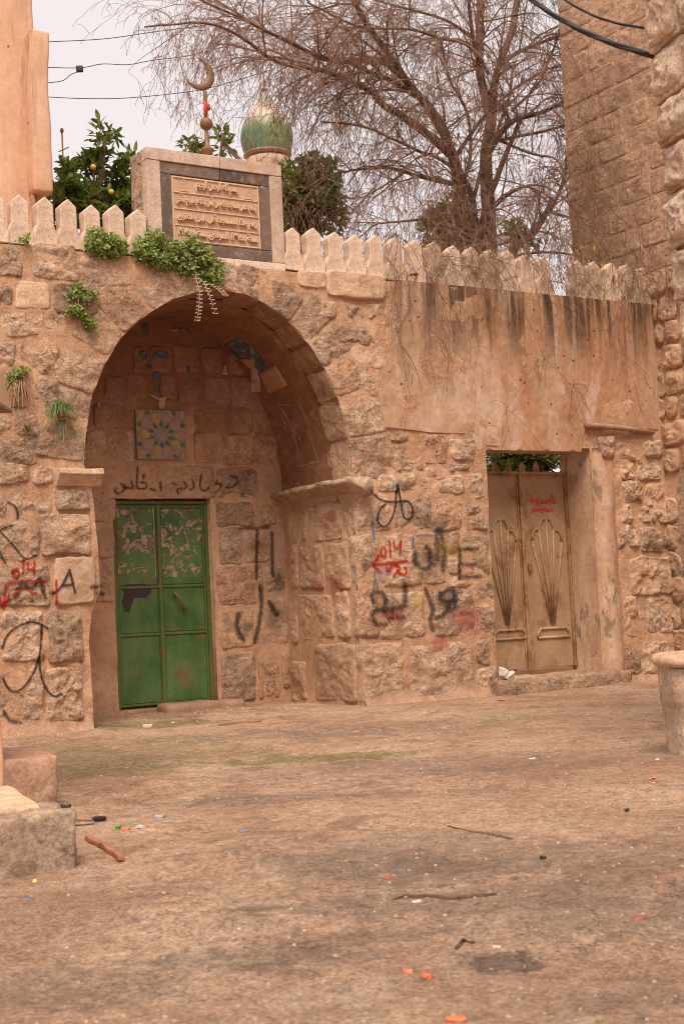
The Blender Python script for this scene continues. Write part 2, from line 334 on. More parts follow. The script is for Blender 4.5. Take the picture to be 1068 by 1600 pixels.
M['t_p'] = plain('pink glazed tile', (.36, .225, .175), .45, .2, 30, .2)
M['t_g'] = plain('green glazed tile', (.07, .13, .10), .4, .3, 30, .2)
M['dark'] = plain('sooty recess', (.05, .035, .03), .9)

def dome_mat():
    m, t, b = newmat('weathered dome paint'); n = N(t); co = n.co(); z = n.sep(co, 2)
    q = n.m('ADD', z, n.m('MULTIPLY', n.m('SUBTRACT', n.noise(n.map(co, (1, 1, .5)), 4, 6, .7), .5), .35))
    col = n.ramp(n.rng(q, 0, 1.55, 0, 1, False), [(.0, (.10, .22, .13)), (.10, (.14, .19, .10)), (.24, (.075, .135, .07)), (.36, (.14, .18, .08)), (.46, (.25, .28, .20)), (.56, (.50, .38, .31)), (.74, (.47, .35, .28)), (.86, (.22, .23, .16)), (1, (.35, .28, .2))])
    y = n.rng(n.noise(co, 2.2, 6, .7), .52, .65, 0, .6); lo = n.rng(q, .78, .62, 0, 1)
    col = n.mix(n.m('MULTIPLY', y, lo), col, (.34, .34, .08))
    st = n.rng(n.noise(n.map(co, (1, 1, .1)), 6, 5, .6), .3, .7, .75, 1.15); col = n.mix(1, col, n.grey(st), 'MULTIPLY')
    t.links.new(col, b.inputs['Base Color']); b.inputs['Roughness'].default_value = .6; return m
M['dome'] = dome_mat()

def spray_mat(name, c, dens=.9, soft=.5, grain=.5, radial=False):
    m, t, b = newmat(name); n = N(t); uv = n.co('UV'); co = n.co()
    v = n.m('MULTIPLY', n.m('ABSOLUTE', n.m('SUBTRACT', n.sep(uv, 1), .5)), 2.)
    if radial:
        u = n.m('MULTIPLY', n.m('ABSOLUTE', n.m('SUBTRACT', n.sep(uv, 0), .5)), 2.)
        v = n.m('SQRT', n.m('ADD', n.m('MULTIPLY', u, u), n.m('MULTIPLY', v, v)))
    g = n.m('SUBTRACT', n.noise(co, 42, 6, .75), .5); g2 = n.m('SUBTRACT', n.noise(co, 7, 5, .7), .5)
    v = n.m('ADD', v, n.m('ADD', n.m('MULTIPLY', g, grain*1.6), n.m('MULTIPLY', g2, grain)))
    al = n.m('MULTIPLY', n.rng(v, .95, .95-soft, 0, 1), dens)
    sp = n.rng(g, .04, .20, 1, .25); al = n.m('MULTIPLY', al, sp)
    t.links.new(al, b.inputs['Alpha']); b.inputs['Base Color'].default_value = tuple(c) + (1,); b.inputs['Roughness'].default_value = .75
    b.inputs['Specular IOR Level'].default_value = .1
    return m
M['sp_black'] = spray_mat('black spray line', (.03, .026, .025), .82, .8, .7)
M['sp_soft'] = spray_mat('blurred black spray', (.035, .026, .024), .66, 1., .9)
M['sp_red'] = spray_mat('red spray line', (.42, .03, .02), .9, .5, .4)
M['sp_redb'] = spray_mat('old red paint', (.42, .10, .08), .55, .9, 1., True)
M['sp_blue'] = spray_mat('blue spray line', (.05, .16, .26), .75, .7, .6)
M['sp_yel'] = spray_mat('old yellow paint', (.50, .33, .08), .5, .9, 1., True)
M['sp_dark'] = spray_mat('old black smudge', (.05, .035, .03), .34, .9, 1., True)
M['sp_lil'] = spray_mat('lilac paint smudge', (.45, .33, .36), .6, .8, .8, True)
M['sp_dk2'] = spray_mat('black brushed paint', (.02, .012, .015), 1., .12, .08)
M['peel'] = spray_mat('peeled poster paper', (.52, .36, .28), .95, .1, 1.6)

# ------------------------------------------------------------------ objects
def mesh(name, verts, faces, mat, parent=None, smooth=True, uvs=None):
    me = bpy.data.meshes.new(name); me.from_pydata([tuple(v) for v in verts], [], faces); me.update()
    if uvs is not None:
        ul = me.uv_layers.new(name='UVMap'); li = np.zeros(len(me.loops), int); me.loops.foreach_get('vertex_index', li)
        ul.data.foreach_set('uv', np.asarray(uvs, float)[li].ravel())
    if smooth: me.polygons.foreach_set('use_smooth', [True]*len(me.polygons))
    if mat is not None: me.materials.append(M[mat] if isinstance(mat, str) else mat)
    o = bpy.data.objects.new(name, me); COL.objects.link(o)
    if parent is not None: o.parent = parent
    return o
def tag(o, label=None, cat=None, group=None, kind=None):
    if label: o['label'] = label
    if cat: o['category'] = cat
    if group: o['group'] = group
    if kind: o['kind'] = kind
    return o
def empty(name, mat=None, label=None, cat=None, group=None):
    o = bpy.data.objects.new(name, None); COL.objects.link(o); o.empty_display_size = .1
    if mat is not None: o.matrix_world = mat
    return tag(o, label, cat, group)
class MB:
    def __init__(s): s.v = []; s.f = []
    def add(s, vs, fs):
        b = len(s.v); s.v += [tuple(v) for v in vs]; s.f += [tuple(b + i for i in f) for f in fs]; return s
    def box(s, a, b):
        (x0, y0, z0), (x1, y1, z1) = a, b
        return s.add([(x0, y0, z0), (x1, y0, z0), (x1, y1, z0), (x0, y1, z0), (x0, y0, z1), (x1, y0, z1), (x1, y1, z1), (x0, y1, z1)],
                     [(0, 3, 2, 1), (4, 5, 6, 7), (0, 1, 5, 4), (1, 2, 6, 5), (2, 3, 7, 6), (3, 0, 4, 7)])
    def prism(s, poly, y0, y1):                           # polygon in (x,z), extruded along y
        n = len(poly); vs = [(x, y0, z) for x, z in poly] + [(x, y1, z) for x, z in poly]
        fs = [tuple(range(n)), tuple(range(2*n-1, n-1, -1))] + [(i, n+i, n+(i+1) % n, (i+1) % n) for i in range(n)]
        return s.add(vs, fs)
    def tube(s, pts, rad, k=6, cap=True):
        pts = [Vector(p) for p in pts]; n = len(pts)
        if not hasattr(rad, '__len__'): rad = [rad]*n
        up = Vector((0, 0, 1)); vs = []
        t0 = (pts[1] - pts[0]).normalized(); a = t0.cross(up)
        if a.length < .1: a = t0.cross(Vector((1, 0, 0)))
        a.normalize()
        for i in range(n):
            t = (pts[min(i+1, n-1)] - pts[max(i-1, 0)]).normalized(); a = (a - t*a.dot(t))
            if a.length < 1e-6: a = t.orthogonal()
            a.normalize(); b = t.cross(a)
            for j in range(k):
                an = 2*PI*j/k; vs.append(pts[i] + (a*math.cos(an) + b*math.sin(an))*rad[i])
        fs = [(i*k+j, i*k+(j+1) % k, (i+1)*k+(j+1) % k, (i+1)*k+j) for i in range(n-1) for j in range(k)]
        if cap and k > 2: fs += [tuple(range(k-1, -1, -1)), tuple(range((n-1)*k, n*k))]
        return s.add(vs, fs)
    def lathe(s, prof, k=24, c=(0, 0, 0)):
        vs = [(c[0]+r*math.cos(2*PI*j/k), c[1]+r*math.sin(2*PI*j/k), c[2]+z) for r, z in prof for j in range(k)]
        fs = [(i*k+j, i*k+(j+1) % k, (i+1)*k+(j+1) % k, (i+1)*k+j) for i in range(len(prof)-1) for j in range(k)]
        return s.add(vs, fs)
    def build(s, name, mat, parent=None, smooth=False): return mesh(name, s.v, s.f, mat, parent, smooth)
def bev(o, w=.006, seg=2):
    m = o.modifiers.new('bevel', 'BEVEL'); m.width = w; m.segments = seg; m.limit_method = 'ANGLE'; m.angle_limit = math.radians(35); return o

def rough_box(name, u0, u1, v0, v1, z0, z1, mat, parent, amp=.02, seg=.07, bevel=.03, seed=0., freq=4):
    bm = bmesh.new(); bmesh.ops.create_cube(bm, size=1)
    for v in bm.verts: v.co = Vector(((u0+u1)/2 + v.co.x*(u1-u0), (v0+v1)/2+v.co.y*(v1-v0), (z0+z1)/2+v.co.z*(z1-z0)))
    bmesh.ops.bevel(bm, geom=bm.edges[:], offset=bevel, segments=2, affect='EDGES', profile=.6)
    for _ in range(6):
        es = [e for e in bm.edges if e.calc_length() > seg*1.5]
        if not es: break
        bmesh.ops.subdivide_edges(bm, edges=es, cuts=1, use_grid_fill=True)
    bmesh.ops.triangulate(bm, faces=bm.faces[:])
    co = np.array([v.co[:] for v in bm.verts])
    dx = np.stack([fbm(co*freq+seed+11*i, 5, .55) for i in range(3)], 1)*amp*1.5
    for v, d in zip(bm.verts, dx): v.co += Vector(d.tolist())
    me = bpy.data.meshes.new(name); bm.to_mesh(me); bm.free(); me.polygons.foreach_set('use_smooth', [True]*len(me.polygons))
    me.materials.append(M[mat] if isinstance(mat, str) else mat); o = bpy.data.objects.new(name, me); COL.objects.link(o)
    if parent: o.parent = parent
    return o
def resample(poly, step, closed=True):
    P_ = [np.array(p, float) for p in poly]; out = []
    n = len(P_); rngn = n if closed else n-1
    for i in range(rngn):
        a, b = P_[i], P_[(i+1) % n]; L = np.linalg.norm(b-a); k = max(1, int(round(L/step)))
        for j in range(k): out.append(a + (b-a)*j/k)
    if not closed: out.append(P_[-1])
    return np.array(out)

BVH_V = []; BVH_F = []                                    # surfaces in wall coordinates that paint and paper are laid onto
def reg(vs, fs):
    b = len(BVH_V); BVH_V.extend([tuple(v) for v in vs]); BVH_F.extend([tuple(b+i for i in f) for f in fs])

def frame_front(v): return (Vector((0, v, 0)), Vector((1, 0, 0)), Vector((0, 0, 1)), Vector((0, -1, 0)))
def frame_u(u): return (Vector((u, 0, 0)), Vector((0, 1, 0)), Vector((0, 0, 1)), Vector((-1, 0, 0)))
def stone(poly, fr, parent, mat='stone', out=.028, bulge=.022, rough=.016, depth=.06, step=.026, jit=.010, rounds=3, name='stone', freq=9., reg_=True):
    """one block: outline in plane coordinates, domed broken face, edges turned back into the joint"""
    o, a, b, nn = fr
    q = resample(poly, step); n = len(q)
    for _ in range(rounds): q = (np.roll(q, 1, 0) + 2*q + np.roll(q, -1, 0))/4
    sd = RS.rand(3)*40
    q = q + np.stack([fbm(np.c_[q*7, np.full(n, sd[0])], 3), fbm(np.c_[q*7, np.full(n, sd[1])], 3)], 1)*jit*2.2
    c = q.mean(0)
    size = min(q[:, 0].ptp() if hasattr(q, 'ptp') else np.ptp(q[:, 0]), np.ptp(q[:, 1]))
    ks = [0, 0, .025, .06, .11, .17, .24, .32, .41, .50, .60, .70, .80, .9]
    bulge = bulge*.55
    hs_ = [-depth, out*.15, out*.75, out+bulge*.15, out+bulge*.4] + [out + bulge*min(1., .45+k*1.1) for k in ks[5:]]
    vs = []
    tilt = (RS.rand(2)-.5)*.05
    for i, (k, h) in enumerate(zip(ks, hs_)):
        r = q + (c-q)*k
        pp = np.c_[r*freq, np.full(n, sd[2])]
        hh = np.full(n, h)
        if i >= 1:
            ridg = np.abs(fbm(pp*.55+5, 3))
            w = min(1, k*6+.25)
            chip = np.clip(fbm(pp*.4+21, 2)-.12, 0, 1)*rough*2.6
            hh = hh + (fbm(pp, 3, .6)*rough*1.1 - ridg*rough*1.5 + fbm(pp*3.1+3, 3, .7)*rough*.75 - chip)*w + ((r-c) @ tilt)*w
        for (x, y), z in zip(r, hh): vs.append(o + a*float(x) + b*float(y) + nn*float(z))
    m = len(ks)
    fs = [(i*n+j, i*n+(j+1) % n, (i+1)*n+(j+1) % n, (i+1)*n+j) for i in range(m-1) for j in range(n)]
    hc = hs_[-1] + float(fbm(np.array([[c[0]*freq, c[1]*freq, sd[2]]]), 4, .6)[0])*rough
    vs.append(o + a*float(c[0]) + b*float(c[1]) + nn*hc)
    fs += [((m-1)*n+j, (m-1)*n+(j+1) % n, m*n) for j in range(n)]
    ob = mesh(name, vs, fs, mat, parent, True)
    if reg_: reg(vs, fs)
    return ob

def grid_fill(outline, holes, step, func, fr):
    """triangulated sheet with holes; func(pts Nx2)->height along the outward normal"""
    loops = [resample(outline, step)] + [resample(h, step) for h in holes]
    pts = []; edges = []
    for L in loops:
        b = len(pts); pts += [Vector((float(p[0]), float(p[1]))) for p in L]; edges += [(b+i, b+(i+1) % len(L)) for i in range(len(L))]
    nb = len(pts)
    x0, y0 = loops[0].min(0); x1, y1 = loops[0].max(0)
    X, Y = np.meshgrid(np.arange(x0+step*.5, x1, step), np.arange(y0+step*.5, y1, step)); c = np.c_[X.ravel(), Y.ravel()]
    def inside(c, L):
        ins = np.zeros(len(c), bool); j = len(L)-1
        for i in range(len(L)):
            xi, yi = L[i]; xj, yj = L[j]
            if yi != yj:
                ins ^= ((yi > c[:, 1]) != (yj > c[:, 1])) & (c[:, 0] < (xj-xi)*(c[:, 1]-yi)/(yj-yi)+xi)
            j = i
        return ins
    k = inside(c, loops[0])
    for L in loops[1:]: k &= ~inside(c, L)
    c = c[k]; pts += [Vector((float(p[0]), float(p[1]))) for p in c]
    r = geometry.delaunay_2d_cdt(pts, edges, [], 0, 1e-5)
    V, Fc = r[0], r[2]; A = np.array([(v.x, v.y) for v in V])
    T = np.array([tuple(f) for f in Fc]); cen = A[T].mean(1); ok = inside(cen, loops[0])
    for L in loops[1:]: ok &= ~inside(cen, L)
    T = T[ok]; h = func(A); o, a, b, nn = fr
    vs = [o + a*float(x) + b*float(y) + nn*float(z) for (x, y), z in zip(A, h)]
    return vs, [tuple(int(q) for q in f) for f in T]

# ------------------------------------------------------------------ the ground
gx = np.unique(np.concatenate([np.linspace(-400, -6, 25), np.arange(-6, 8, .06), np.linspace(8, 400, 25)]))
gy = np.unique(np.concatenate([np.linspace(-100, 1.5, 12), np.arange(1.5, 8, .045), np.arange(8, 18, .08), np.linspace(18, 800, 40)]))
GX, GY = np.meshgrid(gx, gy)
def gheight(x, y):
    p = np.stack([x, y, np.zeros_like(x)], -1)
    near = np.clip((19 - np.abs(y-6))/6, 0, 1)*np.clip((10-np.abs(x))/3, 0, 1)
    return near*(fbm(p*[.7, .8, 1], 4)*.030 + fbm(p*[3.5, 3., 1]+9, 4, .65)*.014)
GZ = gheight(GX, GY)
ny, nx = GX.shape
idx = np.arange(nx*ny).reshape(ny, nx)
gf = np.stack([idx[:-1, :-1], idx[:-1, 1:], idx[1:, 1:], idx[1:, :-1]], -1).reshape(-1, 4)
ground = mesh('ground', np.stack([GX, GY, GZ], -1).reshape(-1, 3).tolist(), gf.tolist(), 'ground')
tag(ground, kind='structure')

# ------------------------------------------------------------------ the courtyard wall
WALL = empty('courtyard_wall', MW, 'old limestone wall with a deep arched niche, pale pointed parapet stones and graffiti', 'wall')
UL, UR_, DEP = .17, 2.885, 1.4           # niche jambs and depth
TJ0, TJ1, TD = 4.52, 5.93, .42           # opening of the tan door
UE = 7.03                                # where the tower stands against the wall
ZT = 4.20
def pts_px(L, v=0.0): return [(P(x, y, v).x, P(x, y, v).z) for x, y in L]
arch_px = [(130, 727), (133, 680), (145, 615), (163, 570), (185, 532), (210, 507), (236, 487), (268, 468), (305, 457), (345, 453), (385, 461), (420, 478), (455, 507), (485, 543), (508, 580), (527, 625), (540, 670), (547, 710), (549, 748)]
arch = pts_px(arch_px)
arch[0] = (.14, 2.3); arch[-1] = (UR_, 2.2)
jl = [(.155, -.1), (.15, .35), (.13, .75), (.17, 1.0), (.25, 1.2), (.24, 1.6), (.22, 1.95), (.18, 2.22)]
open1 = [tuple(p) for p in jl] + arch + [(UR_, 1.2), (UR_, -.1)]
lint_z = 2.56
open2 = [(TJ0, -.05), (TJ0, lint_z), (TJ1, lint_z), (TJ1, -.05)]
def hback(A): return hmort(A) - .016
def hmort(A):
    p = np.c_[A, np.zeros(len(A))]
    return fbm(p*3, 4)*.026 + fbm(p*9+4, 3)*.014 + .015
vs, fs = grid_fill([(-3, -.12), (UE, -.12), (UE, ZT), (-3, ZT)], [open1, open2], .065, hmort, frame_front(0))
reg(vs, fs)
mb = MB(); mb.add(vs, fs)
# top, ends and back of the masonry
mb.box((-3, .08, -.1), (-.05, 1.75, ZT-.03)); mb.box((3.05, .08, -.1), (TJ0-.06, TD+.1, ZT-.03)); mb.box((TJ1+.06, .08, -.1), (UE, TD+.1, ZT-.03))
mb.box((TJ0-.06, .08, lint_z+.02), (TJ1+.06, TD+.1, ZT-.03)); mb.box((-.05, .08, 4.03), (3.05, 1.75, ZT-.03))
for (ua, ub, va, vb) in ((-.05, 3.05, DEP+.22, DEP+.35), (2.98, 3.3, .1, 1.75)): mb.box((ua, va, -.1), (ub, vb, 4.1))
# bottom batter of rammed mortar where the wall meets the ground
for (ua, ub) in ((-3, .13), (UR_+.01, 4.4), (6.05, UE)):
    k = int((ub-ua)/.07); L = [ua+(ub-ua)*i/k for i in range(k+1)]; vv = []; n_ = 6
    for u in L:
        w = .10 + .05*float(fbm(np.array([[u*2., 3, 1]]), 3)[0])
        for j in range(n_):
            t = j/(n_-1); vv.append((u, -.02-w*(1-t)**1.6 - .008*float(fbm(np.array([[u*9, t*4, 2]]), 2)[0]), -.03+.15*t + .05*float(fbm(np.array([[u*3, 8, 2]]), 2)[0])*t))
    ff = [(i*n_+j, (i+1)*n_+j, (i+1)*n_+j+1, i*n_+j+1) for i in range(k) for j in range(n_-1)]
    sk = MB(); sk.add(vv, ff); reg(vv, ff); sk.build('base_render', 'kerb', WALL, True)
mb.build('mortar', 'mortar', WALL, True)

# crops of the photograph in which the stones were read off
CR = {'A': (0, 350, 2.67), 'B': (0, 720, 2.67), 'C': (380, 720, 2.67), 'D': (320, 400, 2.67), 'E': (130, 460, 3.956), 'F': (880, 640, 3.478)}
def rect(c, x0, y0, x1, y1, fn):
    ox, oy, s = CR[c]; x0, x1 = ox+x0/s, ox+x1/s; y0, y1 = oy+y0/s, oy+y1/s; xm, ym = (x0+x1)/2, (y0+y1)/2
    L, R_, T, B = fn(x0, ym), fn(x1, ym), fn(xm, y0), fn(xm, y1)
    return L, R_, T, B
def quad(a0, a1, b0, b1, j=.018):
    r = lambda: (random.random()-.5)*2*j
    return [(a0+r(), b0+r()), ((a0+a1)/2+r(), b0+r()*.7), (a1+r(), b0+r()), (a1+r(), b1+r()), ((a0+a1)/2+r(), b1+r()*.7), (a0+r(), b1+r())]
placed = []
# ring of the arch
ring_in = resample(arch, .02, False); ring_in = np.array(ring_in)
seg = np.r_[0, np.cumsum(np.linalg.norm(np.diff(ring_in, axis=0), axis=1))]; TOT = seg[-1]
def ring_at(s):
    i = min(np.searchsorted(seg, s), len(seg)-1); i0, i1 = max(i-6, 0), min(i+6, len(ring_in)-1)
    t = ring_in[i1]-ring_in[i0]; t = t/np.linalg.norm(t); return ring_in[i], np.array([-t[1], t[0]])
s = 0.0; ringpolys = []
cuts = [0]
while cuts[-1] < TOT-.25: cuts.append(cuts[-1]+random.uniform(.27, .42))
cuts[-1] = TOT
for i in range(len(cuts)-1):
    s0, s1 = cuts[i]+.008, cuts[i+1]-.008; mid = (s0+s1)/2/TOT
    th = .36 + .20*abs(mid-.5)*2*random.uniform(.8, 1.1)
    if .35 < mid < .62: th = .27+.05*random.random()
    a, na = ring_at(s0); b, nb_ = ring_at((s0+s1)/2); c, nc = ring_at(s1)
    sg = 1.0
    if (a+na*.1)[1] < 0: sg = -1
    cen = np.array([1.5, 2.3]); 
    if np.dot(nb_, b-cen) < 0: sg = -1
    poly = [a, b, c, c+sg*nc*th*random.uniform(.92, 1.05), b+sg*nb_*th*random.uniform(.95, 1.08), a+sg*na*th*random.uniform(.92, 1.05)]
    dark = .34 < mid < .66 and random.random() < .75
    o = stone(poly, frame_front(0), WALL, 'stone_dark' if dark else random.choice(['stone', 'stone', 'stone_pk', 'stone_gy']), out=.022, bulge=.02, rough=.016, depth=.0, jit=.005)
    ringpolys.append(poly)
def in_ring(x, z):
    d = np.linalg.norm(ring_in - np.array([x, z]), axis=1); i = d.argmin()
    return d[i] < .34 and z > 2.2
# front face stones, read from the photograph
F_ = [('A', -30, 82, 95, 225), ('A', 125, 85, 325, 235), ('A', 335, 130, 545, 262), ('A', -30, 245, 50, 345), ('A', 62, 245, 210, 355, 's'), ('A', 222, 250, 412, 385, 'd'), ('A', 5, 362, 180, 470), ('A', 190, 362, 285, 450),
 ('A', 300, 395, 420, 470), ('A', -30, 490, 60, 600), ('A', 75, 500, 250, 630), ('A', 262, 495, 385, 560), ('A', -20, 645, 120, 765), ('A', 130, 640, 250, 750), ('A', 255, 575, 400, 760), ('A', 50, 785, 165, 885), ('A', -20, 800, 42, 885), ('A', 175, 775, 345, 998), ('A', -30, 893, 155, 1003),
 ('B', -30, 8, 122, 100), ('B', 135, 20, 222, 98), ('B', 40, 112, 215, 240), ('B', 172, 222, 372, 390), ('B', -20, 150, 32, 245), ('B', -30, 255, 112, 420), ('B', 125, 258, 162, 400), ('B', 232, 115, 372, 210),
 ('B', -30, 432, 212, 605), ('B', 222, 402, 392, 598, 's'), ('B', 0, 625, 180, 842), ('B', 190, 618, 342, 842), ('B', -30, 640, -8, 1000), ('B', -10, 856, 185, 1085), ('B', 192, 858, 340, 1090),
 ('D', 385, 62, 500, 132, 's'), ('D', 505, 72, 745, 178, 's'), ('D', 465, 190, 545, 258), ('D', 590, 205, 660, 262), ('D', 668, 200, 742, 268), ('D', 555, 292, 708, 372, 'd'), ('D', 602, 382, 755, 470, 's'), ('D', 750, 190, 800, 372),
 ('D', 625, 490, 735, 590), ('D', 632, 600, 738, 672), ('D', 612, 682, 748, 905),
 ('D', 770, 748, 852, 772), ('D', 778, 786, 905, 900), ('D', 912, 742, 1010, 868), ('D', 1016, 762, 1120, 852), ('D', 905, 880, 962, 922), ('D', 1000, 870, 1100, 905), ('D', 978, 918, 1070, 992),
 ('C', 458, 130, 612, 290), ('C', 620, 152, 785, 290), ('C', 550, 58, 640, 124), ('C', 650, 58, 762, 126), ('C', 625, 0, 742, 48), ('C', 800, 62, 920, 140), ('C', 926, 52, 994, 166), ('C', 797, 168, 910, 290), ('C', 918, 172, 1000, 226), ('C', 925, 236, 1010, 292),
 ('C', 453, 302, 562, 522), ('C', 570, 300, 836, 522), ('C', 846, 300, 898, 380), ('C', 846, 392, 900, 476), ('C', 908, 310, 1018, 478), ('C', 962, 492, 1040, 582), ('C', 848, 488, 950, 524),
 ('C', 456, 540, 556, 742), ('C', 564, 545, 752, 738), ('C', 786, 532, 952, 736), ('C', 960, 602, 1046, 738), ('C', 482, 757, 665, 1012), ('C', 690, 757, 956, 1000), ('C', 966, 742, 1026, 850), ('C', 970, 862, 1060, 990)]
for it in F_:
    L, R_, T, B = rect(*it[:5], lambda x, y: P(x, y, 0))
    u0, u1, z0, z1 = L.x, R_.x, B.z, T.z
    if it[0] in 'BC' and u0 < 3 and u1 > 2: u0 = max(u0, UR_+.0)
    cx, cz = (u0+u1)/2, (z0+z1)/2
    if in_ring(cx, cz): continue
    k = it[5] if len(it) > 5 else ''
    big = min(u1-u0, z1-z0)
    mt = {'s': 'stone_smooth', 'd': 'stone_dark', '': random.choices(['stone', 'stone_pk', 'stone_gy'], [5, 3, 4 if z0 < 1.9 else 1.5])[0]}[k]
    left = u1 < .4
    pr = .05 if (it[:2] == ('D', 505)) else .020 + .010*random.random()
    if it[0] == 'B' and it[3] > 330: pr += .02
    stone(quad(u0, u1, z0, z1, .016 if not k else .008), frame_front(0), WALL, mt, out=pr, bulge=(.012 if k == 's' else .030), rough=(.007 if k == 's' else (.030 if left and z0 < 1.1 else .019)), rounds=2, jit=.011)
    placed.append((u0, u1, z0, z1))
# rubble to the right of the tan door
RB = [(190, 150, 272, 270), (290, 182, 382, 280), (430, 170, 520, 268), (300, 290, 380, 380), (388, 305, 520, 385), (310, 395, 410, 500), (440, 400, 552, 525), (310, 510, 365, 610), (392, 520, 452, 625), (460, 555, 490, 620), (502, 540, 560, 625),
      (265, 650, 318, 760), (325, 640, 400, 752), (410, 640, 520, 775), (545, 650, 582, 770), (345, 795, 612, 1010), (330, 1020, 382, 1240), (440, 1020, 612, 1210), (415, 1260, 562, 1430), (592, 1215, 640, 1330), (330, 1300, 405, 1440), (450, 1440, 600, 1500)]
for r in RB:
    L, R_, T, B = rect('F', *r, lambda x, y: P(x, y, 0)); u0, u1, z0, z1 = L.x, min(R_.x, UE-.02), B.z, T.z
    if u1-u0 < .03: continue
    stone(quad(u0, u1, z0, z1, .025), frame_front(0), WALL, random.choice(['stone_in', 'stone_gy', 'stone']), out=.02+.03*random.random(), bulge=.035, rough=.028, rounds=3, jit=.018)
    placed.append((u0, u1, z0, z1))
# small packing stones in the wide joints
tries = 0; nsm = 0
while tries < 2600 and nsm < 60:
    tries += 1; u = random.uniform(-1.3, UE-.08); z = random.uniform(.15, 4.1); a = random.uniform(.035, .085); b = random.uniform(.025, .06)
    if P(600, 560).x < u < UE and z > 2.5 + (.0 if u > 4.4 else .1): continue
    if TJ0-.12 < u < TJ1+.45 and z < 2.8: continue
    if any(u+a > p[0]-.01 and u-a < p[1]+.01 and z+b > p[2]-.01 and z-b < p[3]+.01 for p in placed): continue
    if .0 < u < 2.95 and z < 2.3: continue
    d = np.linalg.norm(ring_in - np.array([u, z]), axis=1).min()
    if d < .5 or (.1 < u < 2.9 and z < 3.9 and in_ring(u, z)): continue
    if .2 < u < 2.85 and z < 4.0 and (u-1.5)**2/1.7 + (z-2.3)**2/2.8 < 1: continue
    stone(quad(u-a, u+a, z-b, z+b, .012), frame_front(0), WALL, 'stone', out=.012, bulge=.02, rough=.012, rounds=3, step=.03); nsm += 1
    placed.append((u-a, u+a, z-b, z+b))

# the niche: soffit, back wall, right-hand jamb
def strip(outline, v0, v1, nv, mat, name, off=0., ns=.01):
    q = resample(outline, .06, False); n = len(q); vv = []
    tan = np.gradient(q, axis=0); nor = np.c_[tan[:, 1], -tan[:, 0]]; nor /= np.linalg.norm(nor, axis=1)[:, None]
    for i in range(nv+1):
        v = v0+(v1-v0)*i/nv; h = fbm(np.c_[q*2.5, np.full(n, v*2.5)], 4)*ns*1.8
        for j in range(n): p = q[j] + nor[j]*(h[j]+off); vv.append((p[0], v, p[1]))
    ff = [(i*n+j, i*n+j+1, (i+1)*n+j+1, (i+1)*n+j) for i in range(nv) for j in range(n-1)]
    reg(vv, ff); return vv, ff
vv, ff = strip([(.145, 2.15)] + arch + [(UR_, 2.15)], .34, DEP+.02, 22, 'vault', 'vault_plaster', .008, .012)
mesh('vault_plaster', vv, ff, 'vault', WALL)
# soffit faces of the ring stones
for poly in ringpolys:
    a, b, c = [np.array(p) for p in poly[:3]]
    t = (c-a); L = np.linalg.norm(t); t = t/L; nrm = np.array([t[1], -t[0]])
    if np.dot(nrm, np.array([1.5, 2.5])-b) < 0: nrm = -nrm
    o_ = Vector((a[0], 0, a[1])); bow = float(np.dot(b-(a+c)/2, nrm))
    dp = random.uniform(.36, .50)
    stone([(.01, .0), (L-.01, .0), (L-.01, dp), (.01, dp)], (o_ + Vector((nrm[0], 0, nrm[1]))*bow*.6, Vector((t[0], 0, t[1])), Vector((0, 1, 0)), Vector((nrm[0], 0, nrm[1]))), WALL, 'stone_brown' if b[1] > 3.15 else 'stone_in', out=.004, bulge=.008, rough=.010, depth=.07, rounds=1, jit=.006)
vv, ff = strip([(.15, -.1), (.15, 2.2)] + arch[1:-1] + [(UR_, 2.2), (UR_, -.1)], 0.005, .5, 8, 'mortar', 'soffit', -.012, .01)
mb = MB(); mb.add(vv, ff)
vv, ff = strip([(UR_, 2.25), (UR_, -.1)], .3, DEP+.02, 18, 'mortar', 'j', .0, .014); mb.add(vv, ff)
vv, ff = strip([(.15, -.1), (.15, 2.25)], .3, DEP+.02, 18, 'mortar', 'j', .0, .014); mb.add(vv, ff)
